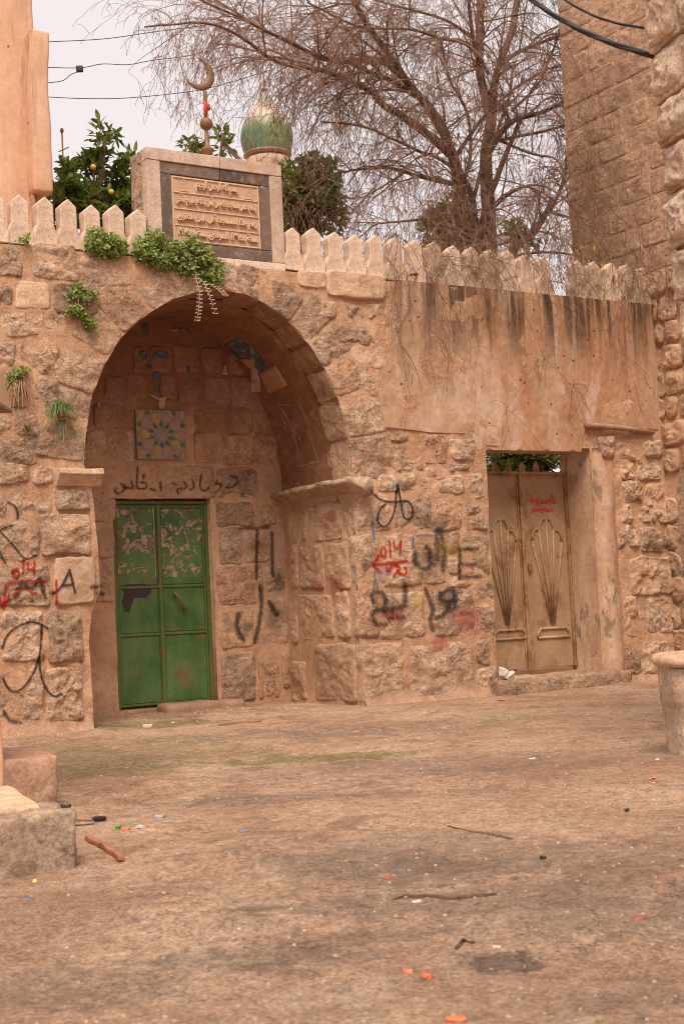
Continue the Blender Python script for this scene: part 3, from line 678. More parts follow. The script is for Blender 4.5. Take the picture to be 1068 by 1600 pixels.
# back wall of the niche
DU0, DU1, DZ1 = .985, 2.0, 2.12
bo = [(.05, -.1), (UR_+.1, -.1), (UR_+.1, 4.1), (.05, 4.1)]
vs, fs = grid_fill(bo, [[(DU0-.02, -.05), (DU0-.02, DZ1+.02), (DU1+.04, DZ1+.02), (DU1+.04, -.05)]], .07, hback, frame_front(DEP)); mb.add(vs, fs); reg(vs, fs)
mb.box((DU0-.2, DEP+.05, -.1), (DU0-.021, DEP+.24, DZ1+.2)); mb.box((DU1+.041, DEP+.05, -.1), (DU1+.25, DEP+.24, DZ1+.2)); mb.box((DU0-.02, DEP+.05, DZ1+.021), (DU1+.041, DEP+.24, DZ1+.2))
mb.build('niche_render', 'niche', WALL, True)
BK = [('E', -60, 840, 22, 1030), ('E', 25, 845, 142, 1030), ('E', 155, 840, 318, 1035), ('E', 70, 682, 305, 825), ('E', -20, 690, 60, 825), ('E', 130, 500, 255, 660), ('E', 268, 500, 400, 655), ('E', 480, 505, 572, 650), ('E', 588, 502, 720, 680), ('E', 750, 515, 905, 690), ('E', 915, 512, 1040, 700), ('E', 310, 330, 400, 480), ('E', 405, 330, 540, 480), ('E', 560, 322, 712, 480), ('E', 730, 332, 862, 485),
      ('E', 690, 702, 875, 850), ('E', 886, 722, 1040, 862), ('E', 690, 858, 855, 1038), ('E', 866, 872, 1055, 1052), ('E', 1062, 870, 1200, 1050), ('E', 1050, 725, 1180, 862), ('E', 900, 340, 1010, 490),
      ('B', 385, 158, 478, 250), ('B', 385, 256, 476, 404), ('B', 385, 412, 476, 590),
      ('B', 375, 30, 638, 156), ('B', 646, 22, 900, 158), ('B', 905, 30, 1070, 152),
      ('B', 905, 172, 1068, 272), ('B', 915, 282, 1008, 430), ('B', 1018, 288, 1120, 424), ('B', 908, 438, 1068, 600), ('B', 922, 622, 1058, 780), ('B', 925, 796, 1068, 1005),
      ('C', 65, 185, 130, 270), ('C', 62, 430, 85, 560), ('C', 92, 440, 190, 555), ('C', 60, 575, 190, 762), ('C', 60, 812, 82, 1000), ('C', 92, 838, 150, 990), ('C', 160, 800, 200, 950)]
for it in BK:
    L, R_, T, B = rect(*it, lambda x, y: P(x, y, DEP)); u0, u1, z0, z1 = L.x, R_.x, B.z, T.z
    if z0 > 2.25 and u1 > 2.55: u1 = min(u1, 2.85)
    u1 = min(u1, UR_-.01)
    if u1-u0 < .05: continue
    if z1 < 2.1 and u0 < DU1 < u1 and (u0+u1)/2 > DU1: u0 = DU1+.05
    lint = z0 > 2.05 and z1 < 2.55 and it[0] == 'B'
    stone(quad(u0, u1, z0, z1, .012), frame_front(DEP), WALL, 'stone_brown' if z1 > 3.0 else random.choice(['stone_in', 'stone_in', 'stone_gy', 'stone_pk']), out=.014 if not lint else .01, bulge=.018 if not lint else .008, rough=.013, rounds=2, jit=.009)
J_ = [(210, 205, 266, 336), (274, 178, 406, 336), (414, 192, 448, 336), (235, 350, 336, 532), (346, 342, 440, 532), (232, 560, 375, 745), (392, 542, 440, 742), (300, 762, 470, 1006), (205, 642, 226, 760), (202, 842, 262, 1000), (205, 350, 228, 530)]
for r in J_:
    L, R_, T, B = rect('C', *r, lambda x, y: U(x, y, UR_)); v0, v1, z0, z1 = R_.y, L.y, B.z, T.z
    v0, v1 = max(v0, .03), min(v1, DEP-.02)
    if v1-v0 < .05: continue
    stone(quad(v0, v1, z0, z1, .014), frame_u(UR_), WALL, 'stone_in', out=.012, bulge=.018, rough=.016, rounds=2, jit=.01)
# impost mouldings
def impost(u0, u1, v0, v1, zt, h, fr=.03, mat='stone_smooth', side='u'):
    n = 26; m = [( 0, 0), (.0, -.035), (-.012, -.05), (-.55, -1), (-1.0, -1)]
    mb = MB(); vv = []
    prof = [(1.0, -.0), (1.0, -.32), (.82, -.42), (.45, -.85), (.30, -1.0), (0, -1.0), (0, 0)]
    for i in range(n+1):
        t = i/n; v = v0+(v1-v0)*t
        for k, (a, b) in enumerate(prof):
            e = 1 + .22*float(fbm(np.array([[t*9, k*1.7, u0*3]]), 3)[0]); 
            vv.append((u1 - (u1-u0)*a*e if a else u1, v, zt + h*b + .012*float(fbm(np.array([[t*7, k, 4.]]), 3)[0])))
    k = len(prof); ff = [(i*k+j, i*k+(j+1) % k, (i+1)*k+(j+1) % k, (i+1)*k+j) for i in range(n) for j in range(k)] + [tuple(range(k-1, -1, -1)), tuple(range(n*k, (n+1)*k))]
    reg(vv, ff); return mesh('impost', vv, ff, mat, WALL)
zi = P(549, 748).z
impost(UR_-.13, UR_+.16, -.14, DEP, zi, .17, mat='stone')
L, R_ = P(92, 735, -.1), P(161, 733, -.1)
mb = MB(); vv = []
for i in range(13):
    t = i/12; u = L.x+(R_.x-L.x)*t
    for k, (a, b) in enumerate([(-.13, 0), (-.135, -.05), (-.11, -.06), (-.03-.02*t, -.15), (.3, -.15), (.3, 0)]):
        vv.append((u, a*(1+.1*float(fbm(np.array([[t*6, k, 1.]]), 2)[0])), L.z+.02 + b + .008*float(fbm(np.array([[t*5, k*2, 3.]]), 2)[0])))
ff = [(i*6+j, i*6+(j+1) % 6, (i+1)*6+(j+1) % 6, (i+1)*6+j) for i in range(12) for j in range(6)] + [(5, 4, 3, 2, 1, 0), tuple(range(72, 78))]
reg(vv, ff); bev(mesh('impost', vv, ff, 'stone_smooth', WALL, False), .01)

# plaster panel over the right half
pp = [(622, 452), (625, 520), (612, 560), (588, 580), (590, 625), (598, 668), (640, 672), (672, 676), (735, 678), (742, 703), (905, 706), (912, 664), (1022, 672)]
poly = pts_px(pp); poly = poly[:-1] + [(UE-.005, poly[-1][1]), (UE-.005, ZT+.02), (poly[0][0], ZT+.02)]
def hpl(A): 
    p = np.c_[A, np.zeros(len(A))]; return .024 + fbm(p*[2.5, .8, 1], 4)*.014 + fbm(p*[8, 3, 1]+4, 3)*.005
vs, fs = grid_fill(poly, [], .06, hpl, frame_front(0)); nv = len(vs)
pl = MB(); pl.add(vs, fs); reg(vs, fs)
E_ = resample(poly, .06); hh = hpl(E_); ee = [(x, -h, z) for (x, z), h in zip(E_, hh)] + [(x, .03, z) for x, z in E_]; n = len(E_)
fe = [(i, (i+1) % n, n+(i+1) % n, n+i) for i in range(n)]; pl.add(ee, fe); reg(ee, fe)
pl.build('plaster_panel', 'plaster', WALL, True)
# lintel soffit and reveals of the tan door opening, rounded plaster jamb
mb = MB()
mb.box((TJ0-.05, .0, lint_z-.005), (TJ1+.0, TD+.1, lint_z+.03)); mb.box((TJ0-.08, .02, -.05), (TJ0-.003, TD+.1, lint_z))
mb.build('reveal', 'jamb', WALL)
vv = []; n_ = 14; zs = np.linspace(-.05, lint_z-.0, 40)
for z in zs:
    top = np.clip((z-2.2)/.36, 0, 1)
    prof = [(TJ1, TD+.05), (TJ1+.0, .3), (TJ1+.005, .15), (TJ1+.01, .03), (TJ1+.03, -.05), (TJ1+.09, -.09), (TJ1+.16, -.10), (TJ1+.22, -.09), (TJ1+.27, -.06), (TJ1+.30, -.01), (TJ1+.31, .04)]
    for k, (u, v) in enumerate(prof):
        w = fbm(np.array([[u*5, v*5, z*3]]), 4)[0]; e = (1-.45*top) if k > 4 else 1
        vv.append((TJ1+(u-TJ1)*e*(1+.12*float(fbm(np.array([[1., 2., z*2.5]]), 2)[0])) + .012*w, v + .02*float(w)*(k > 1) + (.05*top if k > 3 else 0), float(z)))
k = 11; ff = [(i*k+j, (i+1)*k+j, (i+1)*k+j+1, i*k+j+1) for i in range(39) for j in range(k-1)] + [tuple(range(39*k, 40*k))]
reg(vv, ff); mesh('door_jamb', vv, ff, 'jamb', WALL)
# ledge over the rubble
a, b = P(914, 664, -.05), P(1020, 676, -.05)
led = MB(); led.tube([(a.x, -.05, a.z), ((a.x+b.x)/2, -.06, (a.z+b.z)/2+.01), (b.x, -.05, b.z)], [.035, .032, .025], 6); led.build('ledge', 'kerb', WALL, True)
# thresholds
vv = []; n_ = 30
rough_box('threshold', TJ0-.06, TJ1+.30, -.17, TD+.2, -.1, .15, 'stone_gy', WALL, .03, .05, .04, 3.)
rough_box('threshold', DU0-.03, DU1+.06, DEP-.02, DEP+.2, -.1, .045, 'stone_in', WALL, .006, .1, .01, 5.)
rough_box('step', DU0+.36, DU1+.22, DEP-.28, DEP+.02, -.1, .085, 'kerb', WALL, .02, .06, .045, 7.)
rough_box('step', .2, .98, DEP-.2, DEP+.0, -.1, .05, 'kerb', WALL, .025, .06, .03, 17.)

# parapet stones
def merlon_mb(w, h, th):
    m = MB(); a, b = w/2-.004, w/2*.66
    m.prism([(-a, 0), (a, 0), (a, .10*h/.41), (b, .175*h/.41), (b, .345*h/.41), (0, h), (-b, .345*h/.41), (-b, .175*h/.41), (-a, .10*h/.41)], -th/2, th/2); return m
U0m = P(70, 303).x; SP = (P(217, 340).x - U0m)/4.
SPr = .2395
mer0 = None
def put_merlon(u, mat, dz=0, rz=0):
    global mer0
    key = mat
    if key not in _mc:
        m = merlon_mb(SPr, .445, .13); o = m.build('merlon', mat, WALL); bev(o, .007, 1); _mc[key] = o
    else:
        o = _mc[key].copy(); COL.objects.link(o); o.parent = WALL
    o.location = (u, .07+random.uniform(-.006, .006), ZT+.02+dz); o.rotation_euler = (random.uniform(-.012, .012), random.uniform(-.012, .012), rz+random.uniform(-.05, .05))
    o.scale = (random.uniform(.95, 1.), random.uniform(.9, 1.1), random.uniform(.96, 1.03))
_mc = {}
u = U0m - 5*SP
for k in range(10):
    put_merlon(U0m+(k-5)*SP, 'merlon')
UR0 = P(457, 352).x
k = 0
while UR0+k*SPr < UE-.12:
    if k not in (14,): put_merlon(UR0+k*SPr, 'merlon' if k < 7 or random.random() < .3 else 'merlon_g', rz=0)
    k += 1
# coping strip beneath the sign
S0, S1 = P(232, 380).x, P(445, 395).x
mb = MB(); mb.box((S0, .0, ZT+.0), ((S0+S1)/2+.16, .16, ZT+.075)); o = mb.build('coping_stone', 'merlon', WALL); bev(o)
mb = MB(); mb.box(((S0+S1)/2+.166, .0, ZT+.0), (S1, .16, ZT+.075)); o = mb.build('coping_stone', 'merlon', WALL); bev(o)

# ------------------------------------------------------------------ Arabic lettering (shaped by hand into presentation forms)
TB = {}
for chs, base, nf in (('آ', 0xFE81, 2), ('أ', 0xFE83, 2), ('إ', 0xFE87, 2), ('ا', 0xFE8D, 2), ('ب', 0xFE8F, 4), ('ة', 0xFE93, 2), ('ت', 0xFE95, 4), ('ج', 0xFE9D, 4), ('ح', 0xFEA1, 4), ('خ', 0xFEA5, 4), ('د', 0xFEA9, 2), ('ذ', 0xFEAB, 2), ('ر', 0xFEAD, 2), ('ز', 0xFEAF, 2), ('س', 0xFEB1, 4),
                      ('ع', 0xFEC9, 4), ('غ', 0xFECD, 4), ('ف', 0xFED1, 4), ('ق', 0xFED5, 4), ('ل', 0xFEDD, 4), ('م', 0xFEE1, 4), ('ن', 0xFEE5, 4), ('ه', 0xFEE9, 4), ('و', 0xFEED, 2), ('ى', 0xFEEF, 2), ('ي', 0xFEF1, 4)): TB[chs] = (base, nf)
def shape_ar(s):
    out = []
    for w in s.split(' '):
        if not w or w[0] not in TB: out.append(w); continue
        r = ''; prev = False
        for i, c in enumerate(w):
            if c not in TB: r += c; prev = False; continue
            b, nf = TB[c]; nxt = nf == 4 and i+1 < len(w) and w[i+1] in TB
            form = (3 if nxt else 1) if prev else (2 if nxt else 0)
            if nf == 2: form = 1 if prev else 0
            r += chr(b+form); prev = nf == 4
        out.append(r[::-1])
    return ' '.join(reversed(out))
def text_mesh(txt, width, height, extr):
    cu = bpy.data.curves.new('t', 'FONT'); cu.body = txt; cu.extrude = extr; cu.offset = .012; cu.resolution_u = 3
    o = bpy.data.objects.new('t', cu); COL.objects.link(o)
    dg = bpy.context.evaluated_depsgraph_get(); dg.update(); me = bpy.data.meshes.new_from_object(o.evaluated_get(dg)); bpy.data.objects.remove(o)
    co = np.array([v.co[:] for v in me.vertices])
    if len(co) == 0: return None
    lo, hi = co.min(0), co.max(0); s = (hi-lo)
    co[:, 0] = (co[:, 0]-lo[0])/s[0]*width; co[:, 1] = (co[:, 1]-lo[1])/s[1]*height
    vs = [(x, -(z+extr), y) for x, y, z in co]; fs = [tuple(p.vertices) for p in me.polygons]
    bpy.data.meshes.remove(me); return vs, fs

# ------------------------------------------------------------------ the inscription panel
s_l, s_r, s_b, s_t = P(228, 228).x+.0, P(441, 300).x, ZT+.077, P(440, 258).z
SG = empty('inscription_panel', MW @ Matrix.Translation((s_l, 0, s_b)), 'carved Arabic inscription framed in dark and pale stone, standing on the parapet over the arch', 'inscription')
Wd, Hg = s_r-s_l, s_t-s_b; fw = .135; ft = .115
mb = MB(); o = rough_box('backing', -.045, Wd-.02, .11, .27, .0, Hg-.04, 'stone_dark', SG, .012, .06, .01, 2.)
mb = MB(); mb.box((0, 0, Hg-ft), (Wd*.53, .16, Hg)); bev(mb.build('frame_stone', 'frame', SG)); 
mb = MB(); mb.box((Wd*.53+.006, 0, Hg-ft), (Wd, .16, Hg)); bev(mb.build('frame_stone', 'frame', SG))
mb = MB(); mb.box((0, 0.002, 0), (fw, .14, Hg-ft-.004)); bev(mb.build('frame_stone', 'frame', SG))
mb = MB(); mb.box((Wd-fw, 0.002, 0), (Wd, .14, Hg-ft-.004)); bev(mb.build('frame_stone', 'frame', SG))
bw = .108
dk = [(fw+.003, Hg-ft-.003-bw, Wd*.53, Hg-ft-.003), (Wd*.53+.008, Hg-ft-.003-bw, Wd-fw-.003, Hg-ft-.003), (fw+.003, .003+bw+.004, fw+bw, Hg-ft-bw-.007), (Wd-fw-bw, .003+bw+.004, Wd-fw-.003, Hg-ft-bw-.007), (fw+.003, .003, Wd-fw-.003, .003+bw)]
for (x0, z0, x1, z1) in dk: mb = MB(); mb.box((x0, .012, z0), (x1, .1, z1)); bev(mb.build('border_stone', 'slate', SG), .004, 1)
x0, x1, z0, z1 = fw+bw+.004, Wd-fw-bw-.004, bw+.010, Hg-ft-bw-.010
mb = MB(); mb.box((x0, .022, z0), (x1, .1, z1)); slab = mb.build('carved_slab', 'slab', SG)
rows = 4; rh = (z1-z0)/rows
rules = MB()
for k in range(1, rows): rules.box((x0+.02, .012, z0+k*rh-.004), (x1-.02, .0225, z0+k*rh+.004))
for (a, b, c, d) in ((x0+.008, z0+.008, x1-.008, z0+.018), (x0+.008, z1-.018, x1-.008, z1-.008), (x0+.008, z0+.0181, x0+.018, z1-.0181), (x1-.018, z0+.0181, x1-.008, z1-.0181)): rules.box((a, .012, b), (c, .0225, d))
rules.build('raised_line', 'letter', slab)
lines = ['سنة ١٣٩٥ه الموافق سنة ١٩٧٥م', 'رمم هذا المسجد أهل البر والتقوى', 'إنما يعمر مساجد الله من آمن بالله واليوم الآخر', 'بسم الله الرحمن الرحيم']
for k, t in enumerate(lines):
    wd = (x1-x0)-.09; xo = x0+.045
    if k == 3: wd *= .52; xo = x0+(x1-x0)*.27
    r = text_mesh(shape_ar(t), wd, rh*.72, .013)
    if r:
        vs, fs = r; vs = [(x+xo, y+.022, z+z0+k*rh+rh*.17) for x, y, z in vs]; mesh('lettering', vs, fs, 'letter', slab, False)
for cx in (x0+(x1-x0)*.14, x0+(x1-x0)*.88):                # two small medallions in the top row
    mb = MB(); cz = z0+3.5*rh
    for (a, b) in ((0, .036), (.012, .016)):
        mb.add([(cx+math.cos(q*PI/8)*(b+.004*(1-j)), .012, cz+math.sin(q*PI/8)*(b+.004*(1-j))*1.15) for j in (0, 1) for q in range(16)], [(q, (q+1) % 16, 16+(q+1) % 16, 16+q) for q in range(16)])
    mb.box((cx-.05, .012, cz-.062), (cx+.05, .022, cz-.056)); mb.box((cx-.05, .012, cz+.056), (cx+.05, .022, cz+.062))
    mb.build('medallion', 'letter', slab)

# ------------------------------------------------------------------ crescent finial
fp = P(324, 236, .12); fb = MW @ Vector((fp.x, .12, s_t))
FN = empty('crescent_finial', Matrix.Translation(fb) @ Matrix.Rotation(AY, 4, 'Z'), 'rusty brass crescent on a pole with two balls, on top of the inscription', 'finial')
sc = (P(324, 236, .12)-P(324, 86, .12)).length/150.0*1.07
def f_(y): return (236-y)*sc
mb = MB(); mb.lathe([(.022, -.02), (.026, f_(222)), (.026, f_(217)), (.022, f_(216)), (.019, f_(180)), (.019, f_(138))], 12); mb.build('pole', 'gold', FN, True)
def ball(z, r, sq=1.): return [(max(r*math.sin(a), .004), z - r*sq*math.cos(a)) for a in np.linspace(0, PI, 12)]
mb = MB(); mb.lathe(ball(f_(185), 9.2*sc), 16); mb.build('ball', 'gold', FN, True)
mb = MB(); mb.lathe([(.02, f_(234)), (.035, f_(231)), (9*sc, f_(224)), (9.5*sc, f_(221.5)), (6*sc, f_(219)), (.02, f_(216))], 16); mb.build('lower_ball', 'gold', FN, True)
cr = []; R1 = 23.5*sc; n = 30; cx, cz = -8*sc, f_(114)
vv = []; aa = np.linspace(math.radians(-157), math.radians(98), n)
for i, a in enumerate(aa):
    t = i/(n-1); w = math.sin(PI*t)**.8*11.5*sc+.004; r = R1 - w/2 + .5*sc; c = Vector((cx + math.cos(a)*r, 0, cz+math.sin(a)*r))
    for q in range(8):
        an = 2*PI*q/8; vv.append(c + Vector((math.cos(a), 0, math.sin(a)))*math.cos(an)*w/2 + Vector((0, 1, 0))*math.sin(an)*max(w*.22, .002))
ff = [(i*8+j, i*8+(j+1) % 8, (i+1)*8+(j+1) % 8, (i+1)*8+j) for i in range(n-1) for j in range(8)]
mesh('crescent', vv, ff, 'gold', FN)
rg = mesh('rag', [(-.045, -.03, f_(153)), (.03, -.032, f_(158)), (.035, -.03, f_(166)), (-.04, -.05, f_(168)), (-.02, -.03, f_(178)), (.0, -.035, f_(168))], [(0, 1, 2, 5), (0, 5, 3), (3, 5, 4)], 'red'); rg.matrix_world = FN.matrix_world.copy()
tag(rg, 'torn red rag caught on the pole just under the crescent', 'rag'); sol = rg.modifiers.new('s', 'SOLIDIFY'); sol.thickness = .002

# ------------------------------------------------------------------ the doors
def leafpanel(parent, name, u0, u1, z0, z1, v, mat, th=.02):
    m = MB(); m.box((u0, v, z0), (u1, v+th, z1)); return bev(m.build(name, mat, parent), .004, 1)
GD = empty('metal_door', MW @ Matrix.Translation((DU0, DEP+.09, .055)), 'green painted double metal door with peeled posters, inside the arched niche', 'door')
w, h = DU1-DU0+.03, DZ1-.055
mb = MB(); mb.box((-.0, -.02, 0), (.03, .05, h)); mb.box((w-.035, -.02, 0), (w+.005, .05, h)); mb.box((.03, -.02, h-.03), (w-.035, .05, h)); mb.build('door_frame', 'green_d', GD)
for side in (0, 1):
    a0, a1 = (.032, w*.475) if side == 0 else (w*.485+.0, w-.037)
    lf = leafpanel(GD, 'door_leaf', a0, a1, .02, h-.032, 0, 'green')
    for (za, zb) in ((.045, .34*h), (.36*h, .57*h), (.59*h, h-.08)): leafpanel(lf, 'panel', a0+.025, a1-.025, za, zb, -.006, 'green', .008)
    for z in (.35*h, .58*h, .03, h-.06): leafpanel(lf, 'rail', a0+.001, a1-.001, z-.012, z+.012, -.016, 'green_d', .018)
    for u in (a0+.012, a1-.012): leafpanel(lf, 'stile', u-.011, u+.011, .021, h-.033, -.0145, 'green_d', .014)
leafpanel(GD, 'meeting_strip', w*.48-.02, w*.48+.018, .015, h-.035, -.03, 'green_d', .02)
mb = MB(); mb.tube([(w*.60, -.05, .555*h), (w*.64, -.065, .525*h), (w*.725, -.055, .455*h)], [.011, .013, .011], 6); mb.tube([(w*.63, -.06, .535*h), (w*.63, -.01, .535*h)], .008, 6); mb.tube([(w*.715, -.055, .463*h), (w*.715, -.01, .463*h)], .008, 6); mb.build('handle', 'rust', GD, True)
mb = MB(); mb.lathe([(.0, 0), (.011, .002), (.011, .01)], 12); o = mb.build('lock', 'white', GD, True); o.matrix_local = Matrix.Translation((w*.565, -.004, .49*h)) @ Matrix.Rotation(PI/2, 4, 'X')
mb = MB(); mb.box((-.01, -.015, -.045), (w+.01, .08, -.002)); mb.build('sill_bar', 'rust', GD)

TDo = empty('metal_door', MW @ Matrix.Translation((TJ0-.02, TD, .20)), 'tan double metal door with fluted relief and red lettering, right of the graffiti', 'door')
TDo['note'] = ''; del TDo['note']
w = TJ1-TJ0+.02; h = P(880, 738, TD).z - .20
uL = P(817, 900, TD).x - (TJ0-.02)                       # where the leaves meet
uR = P(888, 900, TD).x - (TJ0-.02)
mb = MB(); mb.box((uR, -.03, 0), (uR+.05, .06, h+.02)); mb.box((uR+.055, -.02, 0), (uR+.085, .06, h+.02)); mb.box((uR+.09, -.03, 0), (w-.01, .06, h+.22))
mb.box((.0, -.02, h-.03), (uR, .05, h)); mb.box((.0, -.02, h-.03), (.04, .05, h)); mb.build('door_frame', 'tan_r', TDo)
LV = [(.0, uL-.012), (uL+.02, uR-.005)]
for q, (a0, a1) in enumerate(LV):
    lf = leafpanel(TDo, 'door_leaf', a0, a1, 0.01, h-.033, .0, 'tan')
    # raised fan: five ribs running down to a point, scalloped head, and a low arched plate
    px0 = (845, 868) if q else (768, 790)
    if q: pf = [(830, 845), (840, 827), (851, 810), (863, 827), (876, 847)]; foot = (863, 975); plate = (839, 888, 980, 997)
    else: pf = [(759, 846), (769, 828), (780, 811), (792, 828), (805, 848)]; foot = (792, 976); plate = (771, 820, 983, 1000)
    loc = lambda x, y: (P(x, y, TD).x-(TJ0-.02), P(x, y, TD).z-.20)
    fx, fz = loc(*foot); sw = .012
    for i, (x, y) in enumerate(pf):
        tx, tz = loc(x, y); m = MB(); e = (i-2)*.012
        m.tube([(tx, -.006, tz), ((tx*.6+(fx+e)*.4), -.006, tz*.6+fz*.4), (fx+e, -.006, fz)], [.016, .013, .008], 6); m.build('rib', 'tan', lf, True)
    sh = 0 if q else -71
    L2 = [loc(x+sh, y+(0 if q else 1)) for x, y in [(830, 845), (831, 833), (835, 827), (840, 827), (841, 819), (845, 812), (851, 809), (858, 812), (862, 820), (863, 827), (870, 829), (875, 836), (876, 847)]]
    m = MB(); m.tube([(x, -.006, z) for x, z in L2], .016, 6); m.build('scallop', 'tan', lf, True)
    (xa, zb_), (xb, za_) = loc(plate[0], plate[3]), loc(plate[1], plate[2])
    m = MB(); m.tube([(xa, -.006, zb_), (xa+.01, -.006, zb_+.05), (xa+.05, -.006, za_), (xb-.05, -.006, za_), (xb-.01, -.006, zb_+.05), (xb, -.006, zb_), (xa, -.006, zb_)], .015, 6); m.build('arched_plate', 'tan', lf, True)
m = MB(); m.box((uL-.01, -.028, .0), (uL+.018, .03, h-.035)); m.build('meeting_strip', 'tan_r', TDo)
m = MB(); m.box((uL-.035, -.012, .0), (uL-.02, .0, h-.035)); m.box((uL+.028, -.012, 0), (uL+.040, 0, h-.035)); m.box((.002, -.012, h-.06), (uR-.006, 0, h-.045)); m.build('edge_strip', 'tan_r', TDo)
lx, lz = loc(823, 888); m = MB(); m.box((lx-.0, -.035, lz-.04), (lx+.05, -.012, lz+.05)); bev(m.build('lock', 'rust', TDo))
m = MB(); m.box((-.02, -.03, -.05), (w-.06, .06, -.004)); m.build('sill_bar', 'rust', TDo)
# low pickets in the gap above the door
for i in range(6):
    m = MB(); x = .07+i*.19; m.prism([(x, h), (x+.07, h), (x+.07, h+.06), (x+.035, h+.10+.02*(i % 2)), (x, h+.06)], .02, .04); m.build('picket', 'tan_r', TDo)
# lettering, flat red stencil print on the right leaf
(xa, za), (xb, zb) = loc(827, 791), loc(867, 774)
for t, (c0, c1), (y0, y1) in (('غازمسروجة', (827, 867), (791, 773)), ('0599270627', (831, 864), (800, 794))):
    (xa, za), (xb, zb) = loc(c0, y0), loc(c1, y1)
    tx = shape_ar(t) if t[0] in TB else t
    r = text_mesh(tx, xb-xa, zb-za, .0015)
    if r:
        vs, fs = r; mesh('lettering', [(x+xa, y-.004, z+za) for x, y, z in vs], fs, plain('red stencil paint', (.62, .03, .02), .6, .1, 20, 0), TDo.children[1] if False else TDo, False)

# ------------------------------------------------------------------ mosaic panel in the niche
p0, p1 = P(212, 718, DEP), P(286, 643, DEP)
S_ = (p1.x-p0.x); Hm = p1.z-p0.z
mp = MB(); mp.box((p0.x, DEP-.045, p0.z), (p1.x, DEP+.05, p1.z)); MP = bev(mp.build('mosaic_panel', 'tile', WALL), .006)
MP['label'] = 'square star-pattern tile of yellow, pink and green pieces above the green door'
cx, cz = (p0.x+p1.x)/2, (p0.z+p1.z)/2
def clip(poly, x0, x1, z0, z1):
    for ax, lim, sg in ((0, x0, 1), (0, x1, -1), (1, z0, 1), (1, z1, -1)):
        out = []
        for i in range(len(poly)):
            a, b = poly[i-1], poly[i]; ia, ib = (a[ax]-lim)*sg >= 0, (b[ax]-lim)*sg >= 0
            if ia != ib: t = (lim-a[ax])/(b[ax]-a[ax]); out.append((a[0]+(b[0]-a[0])*t, a[1]+(b[1]-a[1])*t))
            if ib: out.append(b)
        poly = out
        if len(poly) < 3: return []
    return poly
def tilepiece(poly, mat, hgt):
    e = .008; poly = clip(poly, p0.x+e, p1.x-e, p0.z+e, p1.z-e)
    if len(poly) >= 3: m = MB(); m.prism(poly, DEP-.045-hgt, DEP-.044); m.build('tile', mat, MP)
kx, kz = S_/.9, Hm/1.0
def ring_pt(r, a): return (cx+math.cos(a)*r*S_, cz+math.sin(a)*r*Hm)
cy = ['t_y', 't_p', 't_p', 't_p', 't_y', 't_p', 't_y', 't_p', 't_y', 't_p']
cyy = [1, 0, 0, 1, 0, 1, 0, 1, 0, 1]
for k in range(10):
    a = math.radians(90-18-36*k)
    mt = ['t_p', 't_p', 't_p', 't_y', 't_p', 't_y', 't_p', 't_y', 't_p', 't_y'][k]
    tilepiece([ring_pt(.22, a), ring_pt(.31, a+.26), ring_pt(.40, a+.235), ring_pt(.465, a), ring_pt(.40, a-.235), ring_pt(.31, a-.26)], mt, .008)
    a2 = a+math.radians(18); tilepiece([ring_pt(.145, a2), ring_pt(.20, a2+.18), ring_pt(.28, a2), ring_pt(.20, a2-.18)], 't_g', .009)
tilepiece([ring_pt(.11 if i % 2 else .15, i*PI/10) for i in range(20)], 'tile', .006)
for sx in (-1, 1):
    for sz in (-1, 1):
        for (ox, oz) in ((.27, .44), (.44, .20)):
            c_ = (cx+sx*ox*S_, cz+sz*oz*Hm); tilepiece([(c_[0]+math.sin(i*PI/5)*(.062 if i % 2 == 0 else .026)*S_, c_[1]+math.cos(i*PI/5)*(.062 if i % 2 == 0 else .026)*Hm) for i in range(10)], 't_g', .009)
        c_ = (cx+sx*.43*S_, cz+sz*.41*Hm); tilepiece([(c_[0]+math.cos(i*PI/4)*.075*S_, c_[1]+math.sin(i*PI/4)*.10*Hm) for i in range(8)], 't_y' if sx < 0 else 't_p', .008)
reg([tuple(v) for v in mp.v], mp.f)

# ------------------------------------------------------------------ paint and paper laid onto the real surface
BV = BVHTree.FromPolygons([Vector(v) for v in BVH_V], BVH_F)
CW = MWI @ CAM; MR = MWI.to_3x3()
def hit(x, y):
    d = (MR @ ray(x, y)).normalized(); r = BV.ray_cast(CW, d)
    return (r[0], d, r[1]) if r[0] is not None else None
def smooth_line(L, step=2.2):
    L = [np.array(p, float) for p in L]
    if len(L) > 2:
        out = []
        E = [2*L[0]-L[1]] + L + [2*L[-1]-L[-2]]
        for i in range(1, len(E)-2):
            for t in np.linspace(0, 1, 9)[:-1]:
                a, b, c, d = E[i-1:i+3]; out.append(.5*((2*b)+(c-a)*t+(2*a-5*b+4*c-d)*t*t+(3*b-a-3*c+d)*t**3))
        out.append(L[-1]); L = out
    return resample(L, step, False)
def lay(rows, uvs, name, mat, parent, off=.009, label=None, maxe=.07):
    nr, nc = len(rows), len(rows[0]); vv = []; ok = []; uv = []
    for i in range(nr):
        for j in range(nc):
            h = hit(*rows[i][j])
            if h is None: vv.append((0, 0, 0)); ok.append(False)
            else: vv.append(h[0]-h[1]*off); ok.append(True)
            uv.append(uvs[i][j])
    ff = []
    for i in range(nr-1):
        for j in range(nc-1):
            q = (i*nc+j, i*nc+j+1, (i+1)*nc+j+1, (i+1)*nc+j)
            if all(ok[k] for k in q) and max((vv[q[a]]-vv[q[(a+1) % 4]]).length for a in range(4)) < maxe: ff.append(q)
    return vv, ff, uv
